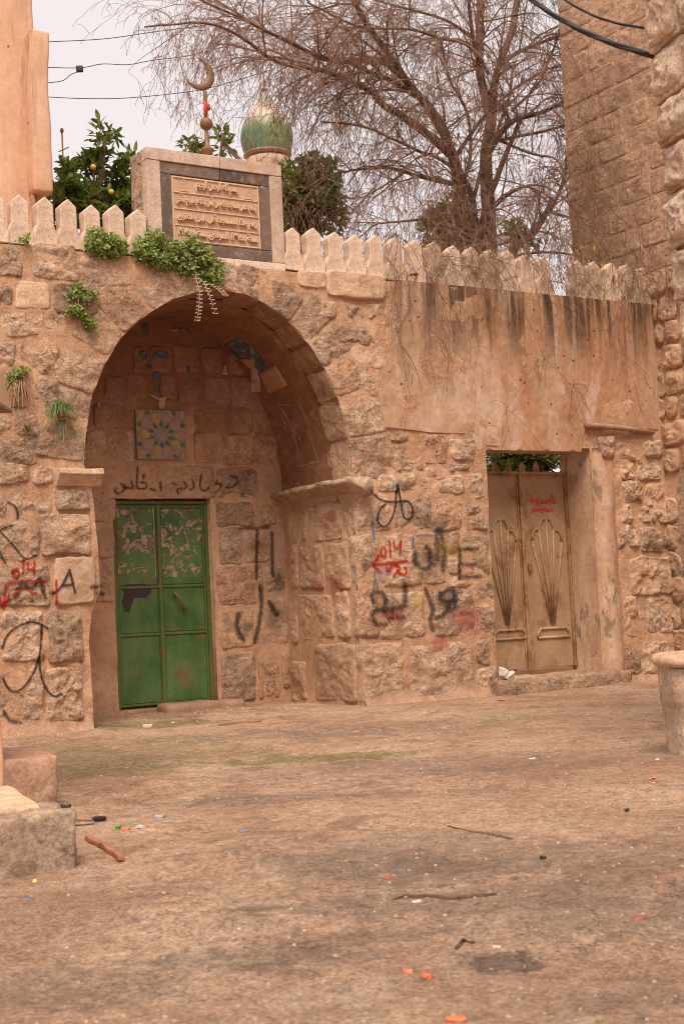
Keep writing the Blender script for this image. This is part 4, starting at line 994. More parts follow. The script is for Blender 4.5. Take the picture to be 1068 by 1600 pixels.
def join_lay(parts, name, mat, parent, label):
    V, Fs, UV = [], [], []
    for vv, ff, uv in parts:
        b = len(V); V += vv; UV += uv; Fs += [tuple(b+i for i in f) for f in ff]
    if not Fs: return
    used = sorted({i for f in Fs for i in f}); mp_ = {k: i for i, k in enumerate(used)}
    o = mesh(name, [V[k] for k in used], [tuple(mp_[i] for i in f) for f in Fs], mat, parent, True, [UV[k] for k in used])
    if label: o['label'] = label
    return o
def stroke(L, wpx):
    q = smooth_line(L); n = len(q)
    if n < 2: return ([], [], [])
    t = np.gradient(q, axis=0); t /= np.maximum(np.linalg.norm(t, axis=1), 1e-6)[:, None]; nr = np.c_[-t[:, 1], t[:, 0]]
    q = np.vstack([q[0]-t[0]*wpx*.3, q, q[-1]+t[-1]*wpx*.3]); nr = np.vstack([nr[0], nr, nr[-1]]); n += 2
    ks = max(4, int(wpx/2.5)+1); rows = []; uvs = []
    for i in range(n):
        e = .25 if i in (0, n-1) else 1
        rows.append([tuple(q[i]+nr[i]*wpx*(j/(ks-1)-.5)*(.4+.6*e)) for j in range(ks)]); uvs.append([(i/(n-1), j/(ks-1)) for j in range(ks)])
    return lay(rows, uvs, '', None, None)
def blob(x0, y0, x1, y1):
    nx_, ny_ = max(3, int((x1-x0)/4)), max(3, int((y1-y0)/4))
    rows = [[(x0+(x1-x0)*j/nx_, y0+(y1-y0)*i/ny_) for j in range(nx_+1)] for i in range(ny_+1)]
    uvs = [[(j/nx_, i/ny_) for j in range(nx_+1)] for i in range(ny_+1)]
    return lay(rows, uvs, '', None, None)
def graf(crop, strokes, wpx, mat, label, name='graffiti'):
    if mat in ('sp_black', 'sp_red'): wpx *= 1.1
    if mat == 'sp_soft': wpx *= 1.5
    ox, oy, s = crop; join_lay([stroke([(ox+x/s, oy+y/s) for x, y in L], wpx) for L in strokes], name, mat, WALL, label)
K1 = (560, 740, 4.855); K2 = (0, 760, 4.444); K3 = (160, 720, 4.45); K4 = (380, 720, 2.67); K5 = (340, 480, 4.855)
def circ(cx, cy, rx, ry, n=12): return [(cx+rx*math.cos(i*2*PI/n), cy+ry*math.sin(i*2*PI/n)) for i in range(n+1)]
graf(K1, [[(100, 130), (150, 185), (220, 212), (300, 212), (375, 210), (405, 255), (410, 310), (385, 345), (345, 330), (330, 280), (322, 215), (308, 150), (295, 80)], [(295, 80), (285, 150), (278, 250), (250, 340), (200, 400), (150, 370), (145, 320), (170, 260), (200, 235)]], 4.6, 'sp_black', 'looping black letter A sprayed above the red arrow')
graf(K1, [circ(187, 595, 19, 36), [(235, 512), (238, 570), (240, 630)], [(265, 515), (272, 560), (300, 560), (318, 515)], [(322, 510), (318, 565), (313, 618)]], 3.8, 'sp_red', 'red digits 014 sprayed over the arrow')
graf(K1, [[(368, 665), (240, 678), (115, 686)], [(150, 622), (135, 650), (112, 686), (135, 715), (170, 750)]], 5.6, 'sp_red', 'red arrow pointing left')
graf(K1, [[(207, 700), (215, 725), (228, 742), (240, 715), (262, 690), (290, 692)], [(290, 700), (312, 712), (300, 735), (288, 728)], [(262, 778), (285, 755), (305, 748), (330, 768), (362, 748), (352, 712)]], 4.4, 'sp_red', 'red letters sprayed under the arrow')
graf(K1, [[(600, 430), (628, 480), (645, 560), (648, 650), (640, 720)], [(590, 480), (600, 560), (598, 640)], [(430, 600), (425, 650), (450, 700), (500, 720), (540, 690), (545, 620), (520, 560)]], 11, 'sp_soft', 'blurred black writing right of the arrow')
graf(K1, [[(762, 572), (830, 572), (895, 570)], [(765, 572), (766, 680), (766, 790)], [(765, 690), (880, 686)], [(765, 785), (920, 780)]], 7.5, 'sp_soft', 'black letter E near the tan door')
graf(K1, [[(352, 850), (352, 930), (345, 1000), (280, 1020), (200, 1045)], [(110, 970), (110, 910), (170, 900), (200, 950), (195, 1020), (120, 1040), (105, 1080), (130, 1130), (200, 1145)], [(235, 1095), (335, 1088)]], 10, 'sp_soft', 'blurred black Arabic word below the arrow')
graf(K1, [[(510, 880), (535, 950), (560, 1030), (545, 1110), (560, 1180)], [(640, 905), (690, 870), (735, 920), (700, 970), (630, 960), (620, 910)], [(720, 930), (730, 1010), (690, 1040)], [(680, 1010), (640, 1070), (590, 1095)]], 9, 'sp_soft', 'blurred black letters low beside the tan door')
graf(K1, [[(100, 300), (108, 400), (120, 520)], [(125, 740), (120, 830), (105, 910)], [(130, 800), (150, 890)], [(415, 490), (415, 560)], [(440, 470), (500, 465), (555, 465)], [(560, 430), (610, 450)]], 3.6, 'sp_blue', 'faded blue lines around the black writing')
graf(K2, [[(60, 110), (105, 140), (125, 180), (122, 220)]], 5.5, 'sp_black', 'short black hook high on the left pier')
graf(K2, [[(85, 268), (40, 285), (0, 305)], [(5, 315), (60, 370), (110, 430), (175, 500), (220, 495), (255, 478)], [(-10, 400), (5, 470), (40, 530)]], 4.2, 'sp_black', 'black letter K on the left pier')
graf(K2, [[(372, 742), (410, 715), (450, 655), (485, 580)], [(485, 580), (502, 650), (522, 735)], [(435, 690), (505, 682)]], 5.6, 'sp_black', 'black capital A on the left pier')
graf(K2, [[(110, 760), (150, 670), (185, 690), (215, 710), (245, 690), (275, 635), (295, 690), (315, 768)], [(352, 735), (375, 735)]], 7.5, 'sp_soft', 'blurred black letters left of the capital A')
graf(K2, [circ(110, 600, 23, 26), [(165, 502), (163, 550), (162, 600)], [(195, 530), (202, 575), (238, 566)], [(242, 520), (240, 565), (238, 610)]], 4.6, 'sp_red', 'red digits 014 on the left pier')
graf(K2, [[(328, 660), (200, 655), (90, 668), (42, 682)], [(42, 682), (34, 760), (26, 840)], [(2, 770), (26, 842), (66, 745)], [(95, 755), (135, 712), (185, 705), (225, 738), (255, 745)], [(392, 650), (395, 810)]], 4.6, 'sp_red', 'red arrow bent downwards on the left pier')
graf(K2, [[(18, 1120), (50, 1040), (120, 975), (210, 942), (290, 958), (332, 985)], [(292, 965), (286, 1080), (272, 1190), (235, 1290), (175, 1385), (110, 1425), (60, 1400), (25, 1340)], [(275, 1190), (282, 1290), (320, 1400), (375, 1455), (430, 1440)]], 5.6, 'sp_black', 'large looped black letter low on the left pier')
graf(K2, [[(640, 700), (700, 690)], [(680, 740), (720, 745)], [(30, 1560), (70, 1620), (140, 1640)]], 7, 'sp_soft', 'small black marks at the pier edge')
graf(K3, [[(100, 190), (88, 212), (115, 226), (150, 205), (160, 180), (130, 160)], [(150, 182), (185, 188), (215, 182), (205, 145)], [(246, 50), (242, 110), (240, 160), (250, 190), (300, 190), (308, 158), (272, 150)], [(292, 98), (285, 118)], [(335, 195), (365, 205)], [(404, 150), (408, 205)]], 4.8, 'sp_soft', 'black Arabic word over the green door, left half')
graf(K3, [[(485, 155), (515, 165)], [(548, 192), (520, 198), (528, 228)], [(572, 148), (585, 180), (562, 195)], [(630, 142), (636, 180), (610, 202)], [(688, 95), (680, 185), (715, 208), (742, 188)], [(800, 135), (788, 165), (822, 160), (815, 198), (788, 218)], [(888, 105), (932, 118), (940, 150), (905, 180), (858, 186)]], 3.8, 'sp_soft', 'black Arabic word over the green door, right half')
graf(K4, [[(-10, 282), (50, 280), (105, 276)], [(58, 290), (56, 390), (55, 490)], [(120, 300), (122, 480)]], 6, 'sp_soft', 'black T shape right of the green door')
graf(K4, [[(70, 525), (76, 600), (66, 680), (48, 755)]], 8, 'sp_soft', 'thick black downstroke right of the green door')
graf(K4, [[(-20, 640), (-25, 700), (0, 745)], [(110, 590), (140, 640)]], 9, 'sp_soft', 'faint black curls low in the niche')
def smear(L, mat, label): join_lay([blob(*b) for b in L], 'paint_smudge', mat, WALL, label)
smear([(500, 792, 530, 822), (505, 880, 540, 950), (690, 935, 770, 1000), (715, 885, 738, 915), (660, 985, 715, 1025), (590, 940, 640, 980), (480, 900, 512, 930)], 'sp_redb', 'faded red paint patches on the right pier')
smear([(665, 835, 745, 880), (640, 920, 665, 960)], 'sp_yel', 'faded yellow paint right of the arrow')
smear([(636, 835, 700, 905), (576, 915, 650, 985), (680, 910, 720, 960), (375, 830, 432, 878), (420, 880, 452, 935), (405, 930, 452, 1000), (370, 960, 400, 1000), (560, 860, 580, 900), (600, 745, 650, 770), (640, 790, 720, 840)], 'sp_dark', 'old dark soot and paint stains')
smear([(584, 880, 612, 915), (0, 898, 20, 915)], 'sp_lil', 'small lilac paint smudge under the arrow')
# bullet-scarred poster remains on the vault and back wall
def sheet(px, mat, label=None, curl=.0, name='paper_scrap'):
    n_ = 7; a, b, c, d = [np.array(q, float) for q in px]; rows = []; uvs = []
    for i in range(n_):
        t = i/(n_-1); rows.append([tuple((a*(1-s_)+b*s_)*(1-t)+(d*(1-s_)+c*s_)*t + (RS.rand(2)-.5)*1.2*(0 < i < n_-1)) for s_ in np.linspace(0, 1, n_)]); uvs.append([(s_, t) for s_ in np.linspace(0, 1, n_)])
    vv, ff, uv = lay(rows, uvs, '', None, None, .012, maxe=.5)
    if ff:
        o = mesh(name, vv, ff, mat, WALL, True); m_ = o.modifiers.new('s', 'SOLIDIFY'); m_.thickness = .003
        if label: o['label'] = label
def k5(L): return [(K5[0]+x/K5[2], K5[1]+y/K5[2]) for x, y in L]
sheet(k5([(55, 290), (150, 225), (250, 300), (165, 395)]), 'paper_b', 'dark blue torn poster on the vault')
sheet(k5([(250, 300), (385, 425), (318, 500), (205, 345)]), 'paper_b')
sheet(k5([(160, 392), (275, 395), (290, 440), (255, 480)]), 'paper_t')
sheet(k5([(302, 510), (440, 440), (530, 592), (372, 665)]), 'paper_t', 'brown square of poster backing on the vault')
sheet(k5([(255, 470), (288, 430), (325, 570), (250, 560)]), 'paper'); sheet(k5([(250, 562), (322, 572), (322, 640), (260, 642)]), 'paper', 'curled pale paper hanging from the poster')
def ke(L): return [(130+x/3.956, 460+y/3.956) for x, y in L]
for q, m_ in (([(368, 186), (406, 186), (400, 250), (375, 245)], 'paper_b'), ([(597, 208), (662, 218), (655, 238), (600, 232)], 'paper_b'), ([(540, 212), (592, 214), (590, 230), (545, 232)], 'paper_t'), ([(442, 350), (523, 350), (525, 395), (420, 412)], 'paper_b'), ([(350, 350), (392, 346), (400, 400), (345, 408)], 'paper_b'),
              ([(395, 430), (430, 432), (430, 465), (392, 462)], 'paper_b'), ([(425, 490), (470, 480), (485, 545), (440, 580)], 'paper_b'), ([(440, 580), (478, 560), (480, 600), (455, 612)], 'paper_b'), ([(640, 440), (652, 438), (662, 496), (645, 500)], 'paper_b'), ([(872, 432), (880, 432), (892, 500), (858, 498)], 'paper'),
              ([(470, 640), (515, 632), (500, 715), (466, 708)], 'paper'), ([(395, 608), (470, 640), (465, 655), (440, 640)], 'paper'), ([(90, 668), (106, 670), (106, 695), (90, 692)], 'paper')): sheet(ke(q), m_)
# poster ghost scratched on the vault plaster
graf(K5, [[(460, 735), (520, 830), (580, 960), (605, 1100), (610, 1210)], [(610, 1210), (690, 1190), (765, 1170)], [(765, 1175), (735, 1090), (700, 950), (660, 820), (625, 740)], [(460, 735), (500, 740), (550, 745)], [(560, 860), (600, 900), (570, 920), (600, 960)]], 2.2, spray_mat('pale scratch', (.55, .42, .34), .6, .6, .5), 'pale outline left by a poster on the vault', 'poster_outline')

# ------------------------------------------------------------------ peeled posters and black patch on the green door (flat print on the leaves)
dm = GD.matrix_world; h = DZ1-.055; w = DU1-DU0+.03
def door_px(x, y, v=DEP+.09-.0085): p = P(x, y, v); q = dm.inverted() @ (MW @ p); return q
def peel_mat(name, c, thr, sc=(1, 1, 1), s=9.):
    m, t, b = newmat(name); n = N(t); co = n.co()
    f = n.noise(n.map(co, sc), s, 9, .68, 1.2); g = n.noise(n.map(co, loc=(3, 3, 3)), 3.2, 3, .5)
    a = n.rng(n.m('ADD', f, n.m('MULTIPLY', n.m('SUBTRACT', g, .5), .35)), thr, thr+.012)
    col = n.mix(n.rng(n.noise(co, 30, 3), .4, .6), c, tuple(x*.7 for x in c)); t.links.new(col, b.inputs['Base Color'])
    t.links.new(a, b.inputs['Alpha']); b.inputs['Roughness'].default_value = .8; return m
pm = peel_mat('peeled poster left', (.46, .31, .24), .545); pm2 = peel_mat('peeled poster right', (.47, .33, .25), .565)
for (xa, ya, xb, yb, m_, lb) in ((183, 791, 240, 904, pm, 'shredded pale poster on the left door leaf'), (250, 795, 320, 902, pm2, 'shredded pale poster on the right door leaf')):
    a, b = door_px(xa, yb), door_px(xb, ya)
    mb = MB(); mb.box((a.x, a.y-.003, a.z), (b.x, a.y-.001, b.z)); o = mb.build('torn_poster', m_, GD); o['label'] = lb
    mb = MB(); e = .006
    for _ in range(26):
        s_ = random.random(); z = a.z+(b.z-a.z)*random.random(); L_ = random.uniform(.03, .14)
        mb.box((b.x-e*random.uniform(1, 2.5), a.y-.006, max(z-L_/2, a.z)), (b.x, a.y-.003, min(z+L_/2, b.z))) if s_ < .6 else mb.box((a.x, a.y-.006, max(z-L_/2, a.z)), (a.x+e*random.uniform(1, 2), a.y-.003, min(z+L_/2, b.z)))
    mb.build('poster_edge', 'paper', GD)
mb = MB(); pts = [(192, 916), (200, 913), (225, 912), (235, 914), (237, 925), (228, 934), (210, 934), (206, 945), (202, 957), (194, 955), (191, 940), (194, 928)]
q = [door_px(*p) for p in pts]; mb.add([(p.x, -.0095, p.z) for p in q], [tuple(range(len(q)))]); o = mb.build('paint_patch', plain('flat black paint', (.035, .018, .022), .6, .2), GD); o['label'] = 'black painted hook shape on the left leaf'

# ------------------------------------------------------------------ left house behind the wall
HS = empty('plastered_house', MW @ Matrix.Translation((-2.6, 1.9, 0)), 'tall salmon plastered building with bullet scars rising behind the parapet at the far left', 'building')
vH = 1.8
def hl(x, y, v): p = P(x, y, v); return Vector((p.x+2.6, p.y-1.9, p.z))
a = hl(76, 180, 2.0); pr = hl(84, 180, 1.8)
ztop = hl(60, 44, 1.8).z
def plast_slab(name, x0, x1, y0, y1, z0, z1, mat, parent, rag=.02, step=.1, seed=0):
    o = rough_box(name, x0, x1, y0, y1, z0, z1, mat, parent, rag, step, .03, seed, 2.2); return o
xr = hl(80, 180, 1.8).x; xl = hl(50, 180, 1.8).x
plast_slab('wall', -2.5, hl(55, 60, 2.0).x, .1, 2.5, -.1, 11, 'house', HS, .015, .16, 2.)
plast_slab('pilaster', xl, xr, -.1, 1.2, hl(70, 300, 1.8).z, ztop, 'house', HS, .018, .07, 4.)
plast_slab('pilaster_base', xl+.03, xr-.14, .0, 1.1, -.1, hl(70, 300, 1.8).z+.03, 'mortar', HS, .03, .1, 6.)

# ------------------------------------------------------------------ tower at the right, seen along its left side
TW = empty('stone_tower', MW @ Matrix.Translation((UE, 0, 0)), 'tall ashlar tower standing at the right end of the wall, behind the bare tree', 'building')
VE = 1.33
mb = MB(); mb.box((.0, -3.0, -.1), (4, VE-.0, 14)); tb = mb.build('core', 'mortar', TW)
z = -.05; nst = 0
while z < 9.6:
    hh_ = .27 + .04*random.random(); v = VE+.0
    rubble = z < 4.3
    while v > (-.95 if rubble else -1.6):
        L_ = random.uniform(.20, .42) if rubble else random.uniform(.38, .7); v2 = v-L_
        if not (z < 2.2 and z > .0 and -.40 < (v+v2)/2 < -.1 and z > .75):
            vis = v2 > -1.2 and (v > .45 or v < .35 or True)
            if not (z+hh_ < 4.1 and v2 > .05):
                stone(quad(v2+.008, v-.008, z+.008, z+hh_-.008, .006 if not rubble else .02), (Vector((0, 0, 0)), Vector((0, 1, 0)), Vector((0, 0, 1)), Vector((-1, 0, 0))), TW, 'tower' if not rubble else 'stone_in', out=.007 if not rubble else .03, bulge=.012 if not rubble else .04, rough=.010 if not rubble else .025, rounds=1 if not rubble else 3, jit=.006 if not rubble else .015, reg_=False, step=.05); nst += 1
        v = v2
    z += hh_
# end face (towards the garden) is out of sight; a dark doorway with a leaning head low on the side
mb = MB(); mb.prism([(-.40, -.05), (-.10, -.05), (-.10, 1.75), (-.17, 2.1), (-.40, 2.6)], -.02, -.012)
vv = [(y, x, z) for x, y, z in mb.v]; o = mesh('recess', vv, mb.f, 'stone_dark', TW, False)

# ------------------------------------------------------------------ near wall end at the top right
nx0 = D(1012, 0, 8.6); nx1 = D(1068, 565, 8.6)
ang = math.radians(15)
NM = Matrix.Translation(D(1040, 300, 8.6)) @ Matrix.Rotation(ang, 4, 'Z')
NW = empty('quoined_wall', Matrix.Translation((D(1040, 300, 8.6).x, 8.6, 0)) @ Matrix.Rotation(ang, 4, 'Z'), 'rough bright limestone wall end leaning into the top right corner', 'wall')
lean = -.058                                              # its face leans: the edge moves left with height
def edge_x(z): return (D(1040, 300, 8.6).z - z)*.052
mb = MB(); vv = []
zz_ = np.linspace(-.1, 6.2, 30)
for z in zz_:
    e = edge_x(z); vv += [(e+.03, .0, z), (e+.03, -4, z), (e+3, -4, z), (e+3, 1.2, z), (e+.9, 1.2, z)]
ff = [(i*5+j, i*5+(j+1) % 5, (i+1)*5+(j+1) % 5, (i+1)*5+j) for i in range(29) for j in range(5)]
mesh('core', vv, ff, 'mortar', NW, False)
z = -.05; i = 0
while z < 6.0:
    hh_ = random.uniform(.27, .36); e = edge_x(z+hh_/2); v = .0+random.uniform(.0, .05); i += 1
    # each course: broken-faced blocks whose ends and heads show along the leaning edge
    v = .02
    while v > -3.0:
        L_ = random.uniform(.30, .46) if v > 0 else random.uniform(.4, .65)
        o = rough_box('stone', e+random.uniform(-.012, .012), e+.45, v-L_+.012, v, z+.012, z+hh_-.008, 'near', NW, .016, .03 if v > -.6 else .09, .012, i*3.7+v, 14)
        stone(quad(v-L_+.035, v-.025, z+.03, z+hh_-.03, .015), (Vector((e-.012, 0, 0)), Vector((0, 1, 0)), Vector((0, 0, 1)), Vector((-1, 0, 0))), NW, 'near', out=.012, bulge=.05, rough=.035, depth=.05, rounds=1, jit=.012, reg_=False, freq=7.)
        v -= L_
    z += hh_

# ------------------------------------------------------------------ near left building corner, ledge, blocks
q0 = G(8, 1262)
LB = empty('building_corner', Matrix.Translation((q0.x, q0.y, 0)) @ Matrix.Rotation(math.radians(24), 4, 'Z'), 'sliver of a plastered building corner at the left edge, above the grey boulder', 'building')
rough_box('wall', -2.0, .0, 0, .5, -.05, 4.2, 'house', LB, .012, .1, .015, 9.)
b0 = G(90, 1255); b1 = G(6, 1255)
o = rough_box('ground_block', -.75, 0, 0, .8, -.08, .235, 'kerb', None, .014, .045, .012, 21., 7.); o.matrix_world = Matrix.Translation((b0.x, b0.y+.02, 0)) @ Matrix.Rotation(math.radians(20), 4, 'Z')
tag(o, 'brown weathered stone block, behind the grey boulder', 'stone block')
r0 = G(104, 1352)
RK = empty('boulder', Matrix.Translation((r0.x-.03, r0.y, -.04)) @ Matrix.Rotation(math.radians(22), 4, 'Z'), 'broad grey boulder with a flat tan slab on top at the lower left', 'boulder')
o = rough_box('rock', -1.2, .06, -.05, .62, -.1, .225, stone_mat('grey boulder', (.27, .17, .115), (.36, .25, .18), (.47, .36, .28), rnd=0, pit=.6, lichen=.35, cv=1.3, bump=.6, dist=.03), RK, .045, .035, .02, 31., 4.5)
o = rough_box('flagstone', -1.2, -.04, .10, .9, .222, .262, 'stone_smooth', RK, .012, .06, .015, 41.)
# windowsill end high on the left
sp = D(17, 640, 7.45)
SL = empty('stone_ledge', Matrix.Translation(sp), 'pale stone ledge poking in at the left edge, halfway up', 'ledge')
mb = MB(); mb.prism([(-.9, .0), (.003, .0), (-.037, .19), (-.09, .26), (-.9, .29)], -.25, .02); bev(mb.build('slab', 'slab', SL), .006)
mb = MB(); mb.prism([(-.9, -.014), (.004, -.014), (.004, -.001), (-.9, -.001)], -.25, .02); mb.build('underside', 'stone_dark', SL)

# ------------------------------------------------------------------ round-rimmed stone basin at the right
c0 = G(1033, 1190)
PB = empty('stone_basin', Matrix.Translation((c0.x+.41, c0.y+.28, 0)), 'squat pale stone basin with a rounded rim at the right edge', 'basin')
mb = MB(); hB = .90-(1047-936)/2222*c0.y; hT = hB+.075
vv = []
def sq(a, r, p=3.4): c, s_ = math.cos(a), math.sin(a); k = (abs(c)**p+abs(s_)**p)**(-1/p); return (c*k*r, s_*k*r)
prof = [(.288, -.04), (.292, .05), (.298, .16), (.306, .29), (.312, .30), (.318, hB-.05), (.312, hB)]
K_ = 56
for r, z in prof:
    for j in range(K_):
        x, y = sq(2*PI*j/K_, r); e = 1+.004*float(fbm(np.array([[x*6, y*6, z*7]]), 3)[0]); vv.append((x*e, y*e, z))
ff = [(i*K_+j, i*K_+(j+1) % K_, (i+1)*K_+(j+1) % K_, (i+1)*K_+j) for i in range(len(prof)-1) for j in range(K_)]
mesh('body', vv, ff, 'near', PB)
vv = []; prof = [(.312, hB), (.335, hB+.005), (.35, hB+.022), (.352, hB+.045), (.34, hB+.066), (.32, hT), (.25, hT+.005), (.22, hT-.02), (.2, hT-.12), (.01, hT-.14)]
for r, z in prof:
    for j in range(K_):
        x, y = sq(2*PI*j/K_, r); vv.append((x, y, z+.008*float(fbm(np.array([[x*5, y*5, 3.]]), 2)[0])))
ff = [(i*K_+j, i*K_+(j+1) % K_, (i+1)*K_+(j+1) % K_, (i+1)*K_+j) for i in range(len(prof)-1) for j in range(K_)]
mesh('rim', vv, ff, 'stone_smooth', PB)

# ------------------------------------------------------------------ minaret dome far behind
dY = 34.; dc = D(418, 246, dY); k_ = dY/2222
ND = empty('minaret', Matrix.Translation((dc.x, dY, 0)), 'distant minaret with a weathered green and white onion dome', 'minaret')
def dz(y): return D(418, y, dY).z
R0 = 42*k_
prof = [(.86, 241), (.93, 234), (.985, 224), (1.0, 215), (.97, 205), (.88, 193), (.74, 182), (.58, 174), (.44, 167), (.32, 160), (.22, 153), (.13, 147), (.07, 142)]
DM = MB(); DM.lathe([(r*R0, dz(y)-dz(241)) for r, y in prof], 40); o = DM.build('onion_dome', 'dome', ND, True); o.location.z = dz(241); 
mb = MB(); mb.lathe([(R0*.7, dz(247)), (R0*.90, dz(244)), (R0*.92, dz(242)), (R0*.85, dz(240)), (R0*.7, dz(239))], 40); mb.build('cornice', 'kerb', ND, True)
mb = MB(); mb.lathe([(R0*.86, -.1), (R0*.86, dz(262)), (R0*.9, dz(256)), (R0*.8, dz(249))], 40); mb.build('shaft', 'merlon_g', ND, True)
mb = MB(); mb.lathe([(.03, dz(143)), (.09, dz(140)), (.02, dz(137)), (.05, dz(133)), (.02, dz(130)), (.04, dz(127)), (.015, dz(124)), (.01, dz(116))], 12); mb.build('finial', 'rust', ND, True)

# ------------------------------------------------------------------ foliage
def leafy(rs, c, size, n, up=.2, spread=1.):
    vs, fs = [], []
    return vs, fs
def add_leaf(V, Fs, p, d, nrm, L, wd, fold=.3, tip=.0):
    d = d.normalized(); s_ = d.cross(nrm)
    if s_.length < 1e-3: s_ = d.orthogonal()
    s_.normalize(); nn = s_.cross(d); b = len(V)
    V += [p, p+d*L*.35+s_*wd*.5+nn*wd*fold, p+d*L*.4, p+d*L*.35-s_*wd*.5+nn*wd*fold, p+d*L*.75+s_*wd*.36+nn*(wd*fold*.6-tip*L*.5), p+d*L*.78-nn*tip*L*.5, p+d*L*.75-s_*wd*.36+nn*(wd*fold*.6-tip*L*.5), p+d*L-nn*tip*L]
    Fs += [(b, b+1, b+2), (b, b+2, b+3), (b+1, b+4, b+5, b+2), (b+2, b+5, b+6, b+3), (b+4, b+7, b+5), (b+5, b+7, b+6)]
def rv(): 
    v = Vector(RS.randn(3).tolist()); return v.normalized()
def citrus(name, label, blobs, shoots, v, nleaf, fruits, base):
    T = empty(name, MW @ Matrix.Translation((base, v, 0)), label, 'tree', 'citrus trees behind the wall')
    V, Fs = [], []; tot = sum(b[2]**2 for b in blobs); k = CW; sc_ = lambda x, y, vv_: (P(x, y, vv_) - Vector((base, v, 0)))
    br = MB()
    for (x, y, r) in blobs:
        R_ = r*.0066*1.05; c = sc_(x, y, v+random.uniform(-.3, .3)); n_ = int(nleaf*r*r/tot)
        for _ in range(max(3, n_//9)):
            d = rv(); tipp = c + d*R_*random.random()**.4; 
            br.tube([c+ (tipp-c)*.1, (c+tipp)/2+Vector((0, 0, .03)), tipp], [.008, .006, .004], 4)
            for _k in range(9):
                ld = (d*.5+rv()*.9+Vector((0, 0, .25))); add_leaf(V, Fs, tipp+rv()*.06, ld, (Vector((0, 0, 1))+rv()*.6), random.uniform(.10, .15), random.uniform(.042, .062), .25, random.uniform(0, .25))
    for L in shoots:
        q = [sc_(x, y, v) for x, y in L]; br.tube(q, [.012+.01*(1-i/len(q)) for i in range(len(q))], 5)
    c0_ = sc_(blobs[0][0], blobs[0][1], v); br.tube([(c0_.x, c0_.y, -.1), (c0_.x+.05, c0_.y, 1.5), (c0_.x-.03, c0_.y, 3.), tuple(c0_)], [.10, .08, .06, .03], 8)
    for b_ in blobs[1:]:
        c1 = sc_(b_[0], b_[1], v); br.tube([(c0_.x, c0_.y, max(3.2, c0_.z-1.2)), ((c0_.x+c1.x)/2, c0_.y, (c0_.z+c1.z)/2-.25), tuple(c1)], [.04, .025, .012], 5)
    br.build('trunk', 'bark', T, True); o = mesh('foliage', V, Fs, 'citrus', T, True); o['kind'] = 'stuff'
    for (x, y) in fruits:
        m_ = MB(); m_.lathe(ball(0, .034), 10); f = m_.build('fruit', 'orange', T, True); f.location = sc_(x, y, v-.25)
    return T
citrus('citrus_tree', 'leafy citrus tree with a tall shoot and small oranges, left of the inscription', [(150, 300, 60), (195, 285, 32), (120, 305, 34), (160, 338, 60), (205, 330, 50), (200, 262, 22), (146, 258, 20), (158, 238, 15), (165, 212, 20), (100, 264, 16), (113, 270, 13), (215, 300, 20), (106, 330, 50)],
       [[(170, 300), (160, 255), (168, 205)], [(150, 320), (120, 290), (100, 262)]], 3.0, 2600, [(146, 261), (174, 300), (96, 340), (168, 337), (137, 330)], 1.0)
citrus('citrus_tree', 'citrus tree with one yellow orange, under the green dome', [(475, 300, 52), (500, 285, 36), (470, 340, 50), (505, 330, 44), (455, 270, 22), (515, 268, 20), (345, 216, 12), (352, 228, 12), (298, 226, 11), (306, 232, 10), (440, 320, 30), (480, 262, 20)],
       [[(352, 300), (345, 240), (348, 208)], [(300, 300), (298, 232), (296, 222)]], 3.0, 2100, [(462, 322), (470, 318)], 3.2)
citrus('evergreen_bush', 'dark leafy bush low behind the parapet, at the foot of the bare tree', [(690, 345, 38), (710, 330, 28), (675, 360, 30), (800, 360, 26), (815, 375, 24), (700, 380, 40)], [], 4.2, 1300, [], 5.5)['category'] = 'bush'
GB = citrus('evergreen_bush', 'sunlit leafy bush seen in the gap over the tan door', [(775, 718, 22), (800, 715, 26), (825, 716, 22), (850, 722, 20), (865, 716, 16), (790, 740, 24), (840, 742, 24)], [], 1.5, 1100, [], 5.4); GB['category'] = 'bush'

def wall_plant(name, label, pts, n, rpx, leaf, mat, cat='plant', droop=0., group='plants growing in the wall joints'):
    c = hit(*pts[0]) ; c = c[0] if c else P(*pts[0])
    T = empty(name, MW @ Matrix.Translation(c), label, cat, group); V, Fs = [], []; st = MB(); root = Vector((0, .02, 0))
    for (x, y) in pts:
        h_ = P(x, y, -.02)
        for _ in range(n//len(pts)):
            a = random.uniform(0, 2*PI); r = rpx*.0062*random.random()**.55*(1.6 if random.random() < .12 else 1.05)
            p = Vector((h_.x+math.cos(a)*r, -random.uniform(.03, .16)*(1-.5*(r/(rpx*.0064))), h_.z+math.sin(a)*r*.8)) - c
            if random.random() < .12: st.tube([root*.5+p*.25, p*.6+Vector((0, -.02, .01)), p], .0025, 3)
            for _k in range(3):
                d = rv()+Vector((0, -.5, .25)); nr = Vector((0, -.8, .5))+rv()*.7
                add_leaf(V, Fs, p+rv()*.012, d, nr, leaf*random.uniform(.7, 1.3), leaf*random.uniform(.7, 1.1), .35*random.uniform(-1, 1), random.uniform(0, .4))
    o = mesh('foliage', V, Fs, mat, T, True); o['kind'] = 'stuff'
    if st.v: st.build('stem', 'drygrass', T, True)
    return T
wall_plant('wall_plant', 'bushy green plant on the parapet, the left of two', [(150, 372), (168, 378), (158, 390), (172, 392), (145, 383), (180, 383)], 520, 14, .030, 'fern')
BP = wall_plant('wall_plant', 'widest green plant, draped over the parapet under the inscription', [(228, 385), (240, 375), (232, 400), (255, 388), (262, 405), (275, 392), (285, 408), (298, 395), (310, 410), (318, 400), (330, 418), (322, 432), (250, 410), (332, 438), (220, 395), (300, 385), (290, 420)], 1500, 15, .030, 'fern')
